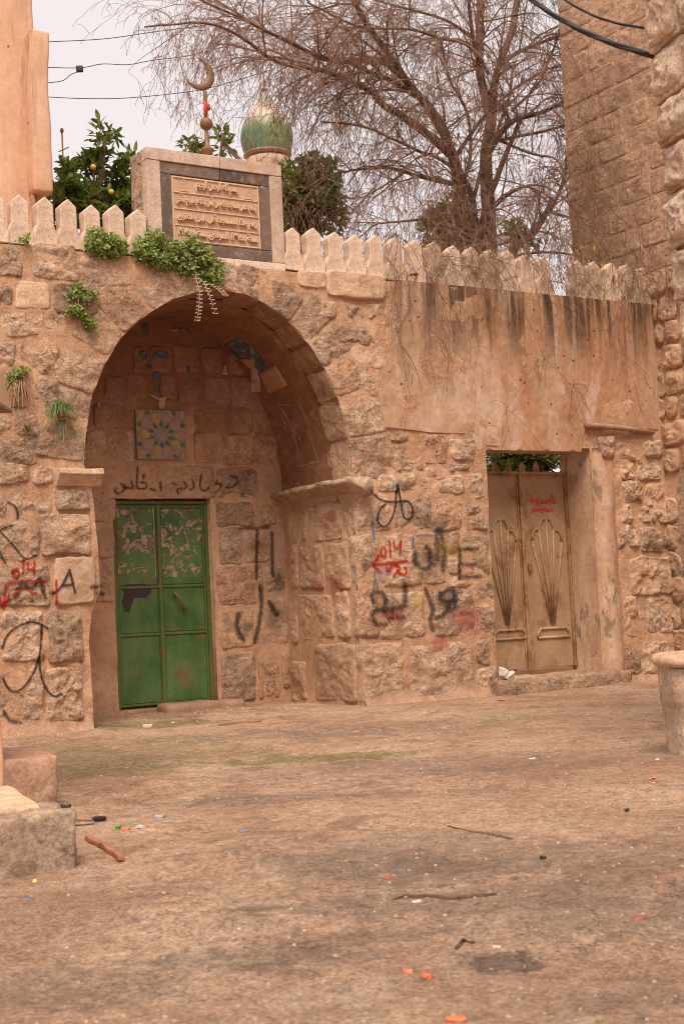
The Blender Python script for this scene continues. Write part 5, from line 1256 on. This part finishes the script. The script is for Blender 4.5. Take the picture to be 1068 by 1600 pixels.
for L in ([(305, 430), (312, 455), (311, 480), (308, 502)], [(318, 440), (328, 462), (336, 490)], [(330, 445), (345, 455), (352, 463)]):
    st = MB(); pts3 = [P(x, y, -.12) - (MWI @ BP.matrix_world.translation) for x, y in L]; st.tube(pts3, .004, 4)
    for i in range(len(pts3)-1):
        for t in np.linspace(0, 1, 5):
            p = pts3[i].lerp(pts3[i+1], float(t))
            for sg in (-1, 1):
                e = p+Vector((sg*.028, -.01, random.uniform(-.004, .012))); st.tube([p, e], [.002, .007], 4)
    st.build('flower_stem', 'frame', BP, True)
wall_plant('wall_plant', 'ragged green plant over mossy stone, upper left of the arch', [(120, 452), (112, 462), (130, 470), (118, 485), (128, 495), (138, 508), (112, 488), (140, 460)], 340, 9, .024, 'fern')
wall_plant('wall_plant', 'tiny green sprig in the joint at the top left', [(36, 377), (40, 375)], 36, 7, .022, 'fern')
wall_plant('wall_plant', 'small green tuft with hanging brown roots at the left edge', [(25, 583), (35, 580), (18, 590), (15, 600)], 130, 7, .02, 'fern')
def tuft(label, x, y, n, L, mat, spread, drop=.5, name='grass_tuft', cat='grass'):
    c = hit(x, y); c = c[0] if c else P(x, y)
    T = empty(name, MW @ Matrix.Translation(c), label, cat, 'grass growing in the wall joints'); V, Fs = [], []
    for _ in range(n):
        a = random.uniform(-spread, spread); d0 = Vector((math.sin(a), -random.uniform(.4, 1.), math.cos(a)*random.uniform(.1, 1))).normalized(); l = L*random.uniform(.5, 1.1); w = random.uniform(.003, .006)
        s_ = d0.cross(Vector((0, 0, 1))).normalized()*w; b = len(V); p = Vector((random.uniform(-.03, .03), 0, random.uniform(-.02, .02)))
        for i in range(5):
            t = i/4; q = p+d0*l*t+Vector((0, 0, -drop*l*t*t)); V += [q-s_*(1-t*.9), q+s_*(1-t*.9)]
        Fs += [(b+2*i, b+2*i+1, b+2*i+3, b+2*i+2) for i in range(4)]
    o = mesh('blades', V, Fs, mat, T, True); o['kind'] = 'stuff'; return T
tuft('drooping green grass tuft beside the left impost', 93, 632, 150, .24, 'grassb', 1.3, 1.1)
tuft('small green grass tuft below the hanging roots', 42, 668, 26, .12, 'grassb', 1.2, .9)
rt = tuft('hanging mat of brown roots at the left edge', 30, 592, 60, .22, 'drygrass', 1.4, 1.9, 'dry_roots', 'roots')
tuft('thin green stems under the larger grass tuft', 100, 660, 22, .16, 'grassb', .8, 1.9)

# ------------------------------------------------------------------ the bare tree
TV = 2.2; tb0 = P(745, 430, TV)
TR = empty('bare_tree', MW @ Matrix.Translation((tb0.x, TV, 0)), 'leafless spreading tree with drooping twigs behind the parapet', 'tree')
TO = Vector((tb0.x, TV, 0))
def limb(L, r0, r1, v0=TV, v1=TV):
    n = len(L); pts_ = [P(x, y, v0+(v1-v0)*i/(n-1)) - TO for i, (x, y) in enumerate(L)]
    # subdivide smoothly
    A = [np.array(p) for p in pts_]; E = [2*A[0]-A[1]]+A+[2*A[-1]-A[-2]]; out = []
    for i in range(1, len(E)-2):
        for t in np.linspace(0, 1, 5)[:-1]:
            a, b, c, d = E[i-1:i+3]; out.append(.5*((2*b)+(c-a)*t+(2*a-5*b+4*c-d)*t*t+(3*b-a-3*c+d)*t**3))
    out.append(A[-1]); out = np.array(out)
    out += np.stack([fbm(np.c_[out*3]+9*i, 3) for i in range(3)], 1)*.02
    rr = [(r0+(r1-r0)*(i/(len(out)-1))**.8)*.0068 for i in range(len(out))]
    return [Vector(p.tolist()) for p in out], rr
LIMBS = [
 ('trunk', [(728, 470), (726, 410), (727, 360), (720, 310), (712, 270), (706, 240)], 15, 10, 0, 0),
 ('trunk', [(760, 470), (762, 400), (762, 340), (760, 290), (759, 240), (766, 190), (770, 145)], 17, 9, 0, 0),
 ('branch', [(706, 245), (694, 205), (668, 165), (645, 140), (622, 105), (598, 72), (570, 35), (550, -5)], 9, 4.5, 0, -.6),
 ('branch', [(706, 245), (665, 208), (625, 180), (600, 165), (575, 140), (540, 125), (500, 110), (430, 95), (380, 60), (320, 35), (225, 42)], 9, 1.2, 0, -1.6),
 ('branch', [(650, 150), (610, 125), (585, 118), (545, 98), (505, 90), (440, 60), (380, 30), (300, -8)], 6, 1.5, 0, -1.2),
 ('branch', [(640, 135), (600, 98), (560, 95), (520, 97), (480, 80), (400, 40), (330, -5)], 5.5, 2, 0, .5),
 ('branch', [(712, 268), (680, 245), (650, 235), (610, 215), (560, 195), (500, 190)], 4, 1.5, 0, -1.2),
 ('branch', [(705, 288), (660, 277), (610, 263), (590, 260)], 4.5, 2.5, 0, -.5),
 ('branch', [(600, 262), (560, 265), (510, 275), (470, 300)], 2.5, .8, -.5, -1.2),
 ('branch', [(768, 150), (778, 110), (795, 60), (808, 0), (812, -30)], 8, 6, 0, 0),
 ('branch', [(766, 190), (755, 140), (748, 95), (750, 50), (748, -20)], 9, 7, 0, .2),
 ('branch', [(750, 110), (738, 60), (730, -10)], 4.5, 3, 0, -.3),
 ('branch', [(762, 240), (788, 200), (812, 185), (850, 175), (900, 150), (960, 145), (1005, 150)], 7, 1.5, 0, -.8),
 ('branch', [(775, 120), (800, 88), (850, 65), (900, 45), (960, 15)], 5, 2, 0, -.2),
 ('branch', [(712, 245), (745, 195), (790, 150), (840, 115), (900, 95), (980, 85)], 4.5, 1.2, 0, -1),
 ('branch', [(760, 225), (800, 215), (850, 205), (900, 195), (970, 205), (1015, 240)], 4, 1, 0, -1),
 ('branch', [(765, 115), (730, 70), (690, 60), (640, 45), (560, 40), (480, 5)], 3.8, 1.5, 0, -1),
 ('branch', [(740, 60), (690, 30), (620, 10), (560, -10)], 3.5, 1.5, .3, 0),
 ('branch', [(700, 230), (660, 165), (610, 100), (560, 60), (500, 20), (470, -10)], 3.8, 1.5, .2, .8),
 ('branch', [(780, 420), (805, 385), (830, 368), (855, 330), (862, 310)], 8, 5, 0, -.2),
 ('branch', [(855, 330), (905, 345), (960, 370), (985, 372)], 3, 1, -.2, -1.6),
 ('branch', [(770, 215), (830, 240), (870, 250), (885, 290), (890, 340)], 3, 1, 0, -1.2),
 ('branch', [(770, 410), (830, 395), (900, 400), (960, 430), (985, 465)], 3.2, 1, -.3, -2.3),
 ('branch', [(730, 300), (690, 330), (640, 345), (590, 350), (560, 370)], 3, 1, 0, -1.2),
 ('branch', [(645, 145), (600, 140), (540, 150), (490, 165)], 3, .8, -.3, -1.2),
 ('trunk', [(744, 470), (746, 400), (741, 340), (733, 300), (715, 262)], 9, 6, .2, .1),
 ('trunk', [(752, 470), (752, 400), (756, 330), (775, 280), (790, 240), (812, 190)], 8, 4, -.1, -.2),
 ('branch', [(738, 470), (742, 380), (735, 330), (757, 250), (790, 170), (800, 110)], 5, 2.5, -.15, -.4),
 ('branch', [(748, 450), (742, 350), (722, 300), (735, 240), (730, 180), (700, 120), (690, 60)], 4.5, 2, -.2, -.6),
 ('branch', [(860, 330), (880, 280), (890, 220), (905, 180), (960, 110), (1000, 80)], 3.5, 1.5, 0, -1.),
 ('branch', [(765, 330), (800, 300), (850, 290), (900, 330), (950, 400)], 3, 1, -.1, -1.6),
 ('branch', [(800, 170), (840, 130), (870, 60), (880, 0)], 3, 1.5, 0, 0),
 ('branch', [(640, 430), (690, 420), (740, 400)], 2, 3, -2.4, -.4)]
allp = []
for nm, L, r0, r1, a, b in LIMBS:
    pts_, rr = limb(L, r0, r1, TV+a, TV+b); m_ = MB(); m_.tube(pts_, rr, 9 if nm == 'trunk' else 7); m_.build(nm, 'bark', TR, True)
    if nm != 'trunk' or True: allp.append((pts_, rr, nm))
TWG = MB(); NT = [0]
def grow(p, d, L, r, depth, droop):
    n = 6 if depth < 2 else 5; pts_ = [p.copy()]; d = d.normalized(); st_ = L/n
    for i in range(n):
        d = (d + rv()*.20 + Vector((0, 0, -droop*(i+1)/n))).normalized(); pts_.append(pts_[-1]+d*st_)
    rr = [max(r*(1-.7*i/n), .0021) for i in range(n+1)]
    TWG.tube(pts_, rr, 3 if depth else 4, False); NT[0] += 1
    if depth >= 3: return
    k = {0: 7, 1: 3, 2: 2}[depth]
    for _ in range(k):
        i = random.randint(1, n); q = pts_[i]; dd = (pts_[i]-pts_[i-1]).normalized()
        grow(q, dd*random.uniform(.3, 1.)+rv()*.75, L*random.uniform(.35, .72), rr[i]*.72, depth+1, droop*1.25)
for pts_, rr, nm in allp:
    if nm == 'trunk': continue
    dk_ = .55 if rr[0] < .022 else 1.
    tl = sum((pts_[i+1]-pts_[i]).length for i in range(len(pts_)-1))
    for _ in range(int(tl*6.2*dk_)):
        i = random.randint(max(1, len(pts_)//6), len(pts_)-1); d = (pts_[i]-pts_[i-1]).normalized()
        grow(pts_[i], d*.7+rv()*.9+Vector((0, 0, .25)), random.uniform(.5, 1.25), min(rr[i]*.55, .014), 0, random.uniform(.12, .4))
# twigs that hang down over the parapet and the plaster
for _ in range(120):
    x = random.uniform(590, 1000); y = random.uniform(330, 440); p = P(x, y, random.uniform(-.35, .1)) - TO
    grow(p, Vector((random.uniform(-.6, .6), random.uniform(-.25, .05), random.uniform(-.9, .5))), random.uniform(.35, .95), .0045, 1, random.uniform(.2, .5))
for _ in range(90):
    x = random.uniform(860, 1020); y = random.uniform(60, 400); p = P(x, y, random.uniform(.2, 1.)) - TO
    grow(p, rv()+Vector((0, 0, -.3)), random.uniform(.4, .9), .0045, 1, .35)
for _ in range(70):
    x = random.uniform(600, 860); y = random.uniform(230, 400); p = P(x, y, random.uniform(.4, 2.)) - TO
    grow(p, rv()+Vector((0, 0, -.5)), random.uniform(.5, 1.1), .0045, 1, .5)
for L in ([(620, 440), (640, 480), (600, 560), (575, 640)], [(880, 430), (900, 520), (895, 600), (920, 680)], [(960, 440), (940, 560), (900, 640)], [(800, 440), (850, 560), (900, 610)], [(990, 455), (980, 560), (1000, 640)], [(620, 450), (626, 540), (640, 620)], [(900, 490), (840, 560), (790, 640)], [(700, 420), (690, 500), (700, 560)]):
    pts_ = [P(x, y, -.12) - TO for x, y in L]; TWG.tube(pts_, [.0035, .003, .0025, .002][:len(pts_)], 4)
    for _ in range(8): grow(random.choice(pts_), rv()+Vector((0, -.2, -.5)), .35, .003, 2, .3)
print('twigs', NT[0], len(TWG.f))
o = TWG.build('twigs', 'twig', TR, True); o['kind'] = 'stuff'
V, Fs = [], []
for _ in range(260):
    pts_, rr, nm = random.choice(allp[3:]); p = random.choice(pts_)+rv()*.35; add_leaf(V, Fs, p, Vector((random.uniform(-.4, .4), random.uniform(-.4, .4), -1)), rv(), random.uniform(.05, .09), random.uniform(.025, .045), .4, .3)
for _ in range(60):
    p = P(random.uniform(860, 1010), random.uniform(380, 470), random.uniform(-.2, .05)) - TO; add_leaf(V, Fs, p, Vector((random.uniform(-.4, .4), -.2, -1)), rv(), random.uniform(.05, .09), random.uniform(.02, .04), .5, .4)
o = mesh('dry_leaves', V, Fs, 'deadleaf', TR, True); o['kind'] = 'stuff'

# broken laths hanging over the parapet
a_, b_ = P(842, 405, -.1), P(868, 490, -.12)
mb = MB(); mb.tube([a_, b_], .014, 4); mb.tube([P(850, 400, -.09), P(862, 470, -.13)], .008, 4); o = mb.build('lath', 'frame', None); o.matrix_world = MW; tag(o, 'pale broken lath hanging over the parapet', 'lath')
a_ = P(988, 172, .6)
o = rough_box('plastic_bottle', -.03, .03, -.03, .03, -.05, .05, 'white', None, .01, .03, .01, 3.); o.matrix_world = MW @ Matrix.Translation(a_) @ Matrix.Rotation(.5, 4, 'Y'); tag(o, 'small white plastic scrap caught in the twigs beside the tower', 'scrap')

# ------------------------------------------------------------------ wires
def wire(label, L, v0, v1, r, group, extra=None):
    n = len(L); T = MB(); pts_ = [MW @ P(x, y, v0+(v1-v0)*i/(n-1)) for i, (x, y) in enumerate(L)]
    A = [np.array(p) for p in pts_]; E = [2*A[0]-A[1]]+A+[2*A[-1]-A[-2]]; out = []
    for i in range(1, len(E)-2):
        for t in np.linspace(0, 1, 7)[:-1]:
            a, b, c, d = E[i-1:i+3]; out.append(.5*((2*b)+(c-a)*t+(2*a-5*b+4*c-d)*t*t+(3*b-a-3*c+d)*t**3))
    out.append(A[-1]); o0 = Vector(out[0].tolist()); T.tube([Vector(p.tolist())-o0 for p in out], r, 5)
    o = T.build('wire', 'black', None, True); o.location = o0; tag(o, label, 'wire', group); return o
wire('topmost thin wire leaving the salmon building', [(62, 66), (160, 61), (240, 50), (330, 38), (480, 15), (600, -20)], 1.85, 3., .0045, 'overhead wires')
wire('middle thin wire carrying a black junction box', [(62, 105), (125, 106), (160, 100), (200, 101), (240, 94), (300, 86), (400, 60), (560, 20), (640, -10)], 1.85, 3., .0045, 'overhead wires')
wire('lowest thin wire, passing behind the crescent', [(64, 151), (130, 154), (200, 153), (290, 144), (340, 134), (420, 110), (540, 70), (700, 30), (900, -40)], 1.85, 3., .0045, 'overhead wires')
wire('short wire drooping from the junction box to the pilaster', [(122, 112), (110, 117), (98, 126), (70, 130)], 1.87, 1.85, .0045, 'overhead wires')
p = MW @ P(125, 108, 1.87); o = rough_box('junction_box', -.035, .035, -.025, .025, -.03, .03, 'black', None, .004, .03, .006); o.location = p; tag(o, 'black junction box on the middle wire', 'junction box')
def cable(label, A_, B_, r, group):
    a, b = D(*A_), D(*B_); T = MB(); pts_ = [a.lerp(b, t) - a + Vector((0, 0, -.10*math.sin(PI*t))) for t in np.linspace(0, 1, 14).tolist()]
    for q in range(3):
        T.tube([p_+Vector((0, math.sin(i*.9+q*2.1)*r*.5, math.cos(i*.9+q*2.1)*r*.5)) for i, p_ in enumerate(pts_)], r*.62, 6)
    o = T.build('cable', 'black', None, True); o.location = a; tag(o, label, 'cable', group)
cable('thick black cable bundle crossing the top right corner', (760, -55, 9.4), (1022, 88, 8.75), .019, 'black cables at the top right')
cable('thinner black cable above the thick bundle', (820, -48, 9.4), (1018, 45, 8.75), .009, 'black cables at the top right')

# antenna mast far left
a = MW @ P(101, 262, 4.); b = MW @ P(97, 204, 4.)
mb = MB(); mb.tube([(0, 0, -3), b-a], .010, 6); mb.lathe(ball((b-a).z, .022, 1.6), 8, (b.x-a.x, b.y-a.y, 0)); o = mb.build('mast', 'rust', None, True)
AN = empty('antenna', Matrix.Translation(a), 'thin antenna mast with a crossbar, behind the citrus leaves at the left', 'antenna'); o.parent = AN
mb = MB(); c1 = MW @ P(92, 237, 4.) - a; c2 = MW @ P(108, 230, 4.) - a; mb.tube([c1, c2], .007, 5); mb.build('crossbar', 'rust', AN, True)

# ------------------------------------------------------------------ litter
def on_ground(x, y): g = G(x, y); g.z = float(gheight(np.array(g.x), np.array(g.y))); return g
def bit(name, label, cat, x, y, sx, sy, sz, mat, rz=0., amp=.006, group=None):
    sx, sy, sz = sx*.72, sy*.72, sz*.6
    o = rough_box(name, -sx/2, sx/2, -sy/2, sy/2, -.003, sz, mat, None, max(amp, min(sx, sy)*.42), max(sx, sy)/5, min(sx, sy, sz)*.3, x*.37, 1.1/max(sx, sy)+8); g = on_ground(x, y)
    o.location = g; o.rotation_euler = (0, 0, rz); tag(o, label, cat, group); return o
ST = MB(); g0, g1 = on_ground(138, 1312), on_ground(192, 1346); d = g1-g0
o = rough_box('wooden_stick', -d.length/2, d.length/2, -.013, .013, .0, .024, 'wood', None, .010, .025, .004, 5., 9.); o.location = (g0+g1)/2; o.rotation_euler = (0, 0, math.atan2(d.y, d.x)); tag(o, 'reddish brown wooden stick lying right of the boulder', 'stick')
bit('peel', 'larger orange peel piece in the foreground', 'peel', 668, 1520, .035, .03, .018, 'orangep', .4, group='orange scraps on the ground')
bit('peel', 'smaller red peel piece just left of the larger orange one', 'peel', 636, 1510, .035, .025, .010, 'orangep', .1, group='orange scraps on the ground')
bit('peel', 'red scrap at the very bottom edge of the picture', 'scrap', 710, 1598, .05, .03, .014, 'orangep', .2)
bit('peel', 'orange scrap at the foot of the wall near the tan door', 'peel', 782, 1096, .07, .04, .03, 'orangep', .2)
bit('scrap', 'faint orange scrap left of the stone basin', 'scrap', 1017, 1223, .05, .04, .006, 'orangep')
bit('scrap', 'tiny red scrap in the middle of the ground', 'scrap', 604, 1369, .02, .02, .008, 'red')
bit('scrap', 'tiny red scrap on the right foreground', 'scrap', 996, 1434, .025, .02, .006, 'red')
bit('scrap', 'blue white crumpled scrap in the left middle ground', 'scrap', 250, 1280, .07, .03, .02, plain('pale blue film', (.32, .36, .42), .4))
bit('scrap', 'green scrap beside an orange one', 'scrap', 185, 1298, .03, .025, .02, 'greenp')
bit('peel', 'small orange piece between the green and white scraps', 'peel', 197, 1299, .05, .03, .016, 'orangep')
bit('scrap', 'white crumpled paper right of the orange piece', 'paper', 218, 1297, .06, .04, .018, 'white')
bit('scrap', 'leafy green scrap behind the orange piece', 'scrap', 207, 1294, .04, .03, .014, 'fern')
bit('scrap', 'small yellow scrap below the boulder', 'scrap', 55, 1371, .016, .012, .01, 'yellowp')
bit('scrap', 'small bright blue scrap below the boulder', 'scrap', 45, 1396, .02, .016, .01, 'blue')
bit('scrap', 'small blue scrap in the middle ground', 'scrap', 380, 1294, .04, .02, .008, 'blue')
bit('lens_cap', 'black plastic cap right of the brown block', 'cap', 155, 1284, .06, .05, .03, 'black', .6)
bit('scrap', 'black rag beside the brown block', 'rag', 102, 1258, .07, .04, .03, 'black', .3)
bit('scrap', 'dark blue rag in front of the brown block', 'rag', 86, 1275, .08, .04, .02, plain('navy cloth', (.04, .06, .10), .8), .2)
bit('scrap', 'white scrap on the ground right of the boulder', 'scrap', 108, 1302, .035, .02, .01, 'white')
bit('pebble', 'dark round pebble in the right foreground', 'pebble', 848, 1349, .024, .02, .016, 'black', .1, .003, 'dark pebbles')
bit('pebble', 'dark round pebble left of the basin', 'pebble', 979, 1270, .03, .025, .02, 'black', .1, .003, 'dark pebbles')
bit('scrap', 'white paper chip by the dark crack', 'scrap', 650, 1408, .035, .018, .006, 'white')
bit('scrap', 'white paper chip just behind the dark round patch', 'scrap', 774, 1474, .025, .018, .006, 'white')
bit('scrap', 'white chip in the right middle ground', 'scrap', 830, 1187, .06, .03, .012, 'white')
bit('scrap', 'white chip at the foot of the basin', 'scrap', 1026, 1192, .035, .02, .01, 'white')
bit('scrap', 'pale bottle piece near the green door step', 'bottle', 229, 1137, .12, .06, .05, plain('clear film', (.5, .42, .36), .2), .4)
bit('scrap', 'white chip right of the pale bottle piece', 'scrap', 270, 1129, .05, .03, .02, 'white')
bit('stick', 'thin dark board lying in front of the niche', 'board', 375, 1131, .55, .03, .02, 'wood', .5, .008)
bit('scrap', 'black hose end lying at the foot of the green door', 'scrap', 120, 1292, .22, .012, .01, 'black', .3, .006)
for (L, lb) in (([(616, 1405), (632, 1399), (650, 1401), (668, 1399), (700, 1403), (738, 1401), (775, 1399)], 'long dark dirt-filled crack line with debris in the middle foreground'), ([(700, 1290), (735, 1300), (770, 1306), (800, 1313)], 'thin dark crack debris in the right middle ground'), ([(712, 1478), (724, 1464), (738, 1468)], 'curled dry brown leaf stalk above the round patch'), ([(60, 1272), (85, 1280), (118, 1284), (145, 1283)], 'thin dark root trailing from the brown block to the cap')):
    q = [on_ground(x, y) for x, y in L]; m_ = MB(); m_.tube([(p-q[0])+Vector((0, 0, .002)) for p in q], [.004+.006*random.random() for _ in q], 5); o = m_.build('debris_line', 'bark', None, True); o.location = q[0]; tag(o, lb, 'debris')
# clear plastic bag on the threshold of the tan door
p = MW @ Vector((P(788, 1052, -.08).x, -.09, .175)); o = rough_box('plastic_bag', -.09, .09, -.05, .05, -.03, .07, plain('crumpled film', (.62, .55, .5), .25, .3, 40, 1.), None, .035, .03, .03, 8., 14); o.location = p; o.rotation_euler = (.0, .5, AY); tag(o, 'crumpled whitish plastic bag on the tan door threshold', 'plastic bag')
# crack filled with dirt and pebbles strewn over the square
V, Fs = [], []
for _ in range(1500):
    y = 2.6+12*random.random()**1.3; x = random.uniform(-.35, .38)*y; r = random.uniform(.002, .006)*(1+.06*y)
    z = 0; b = len(V); z = float(gheight(np.array(x), np.array(y)))
    s_ = [Vector((math.cos(a)*r*random.uniform(.7, 1.2), math.sin(a)*r*random.uniform(.7, 1.2), 0)) for a in (0, 1.25, 2.5, 3.8, 5)]
    c = Vector((x, y, z)); V += [c+q for q in s_] + [c+q*.6+Vector((0, 0, r*.6)) for q in s_]; Fs += [(b+i, b+(i+1) % 5, b+5+(i+1) % 5, b+5+i) for i in range(5)] + [tuple(b+5+i for i in range(5))]
o = mesh('gravel', V, Fs, 'near', None, False); tag(o, 'fine loose gravel scattered over the worn square', 'gravel', None, 'stuff')
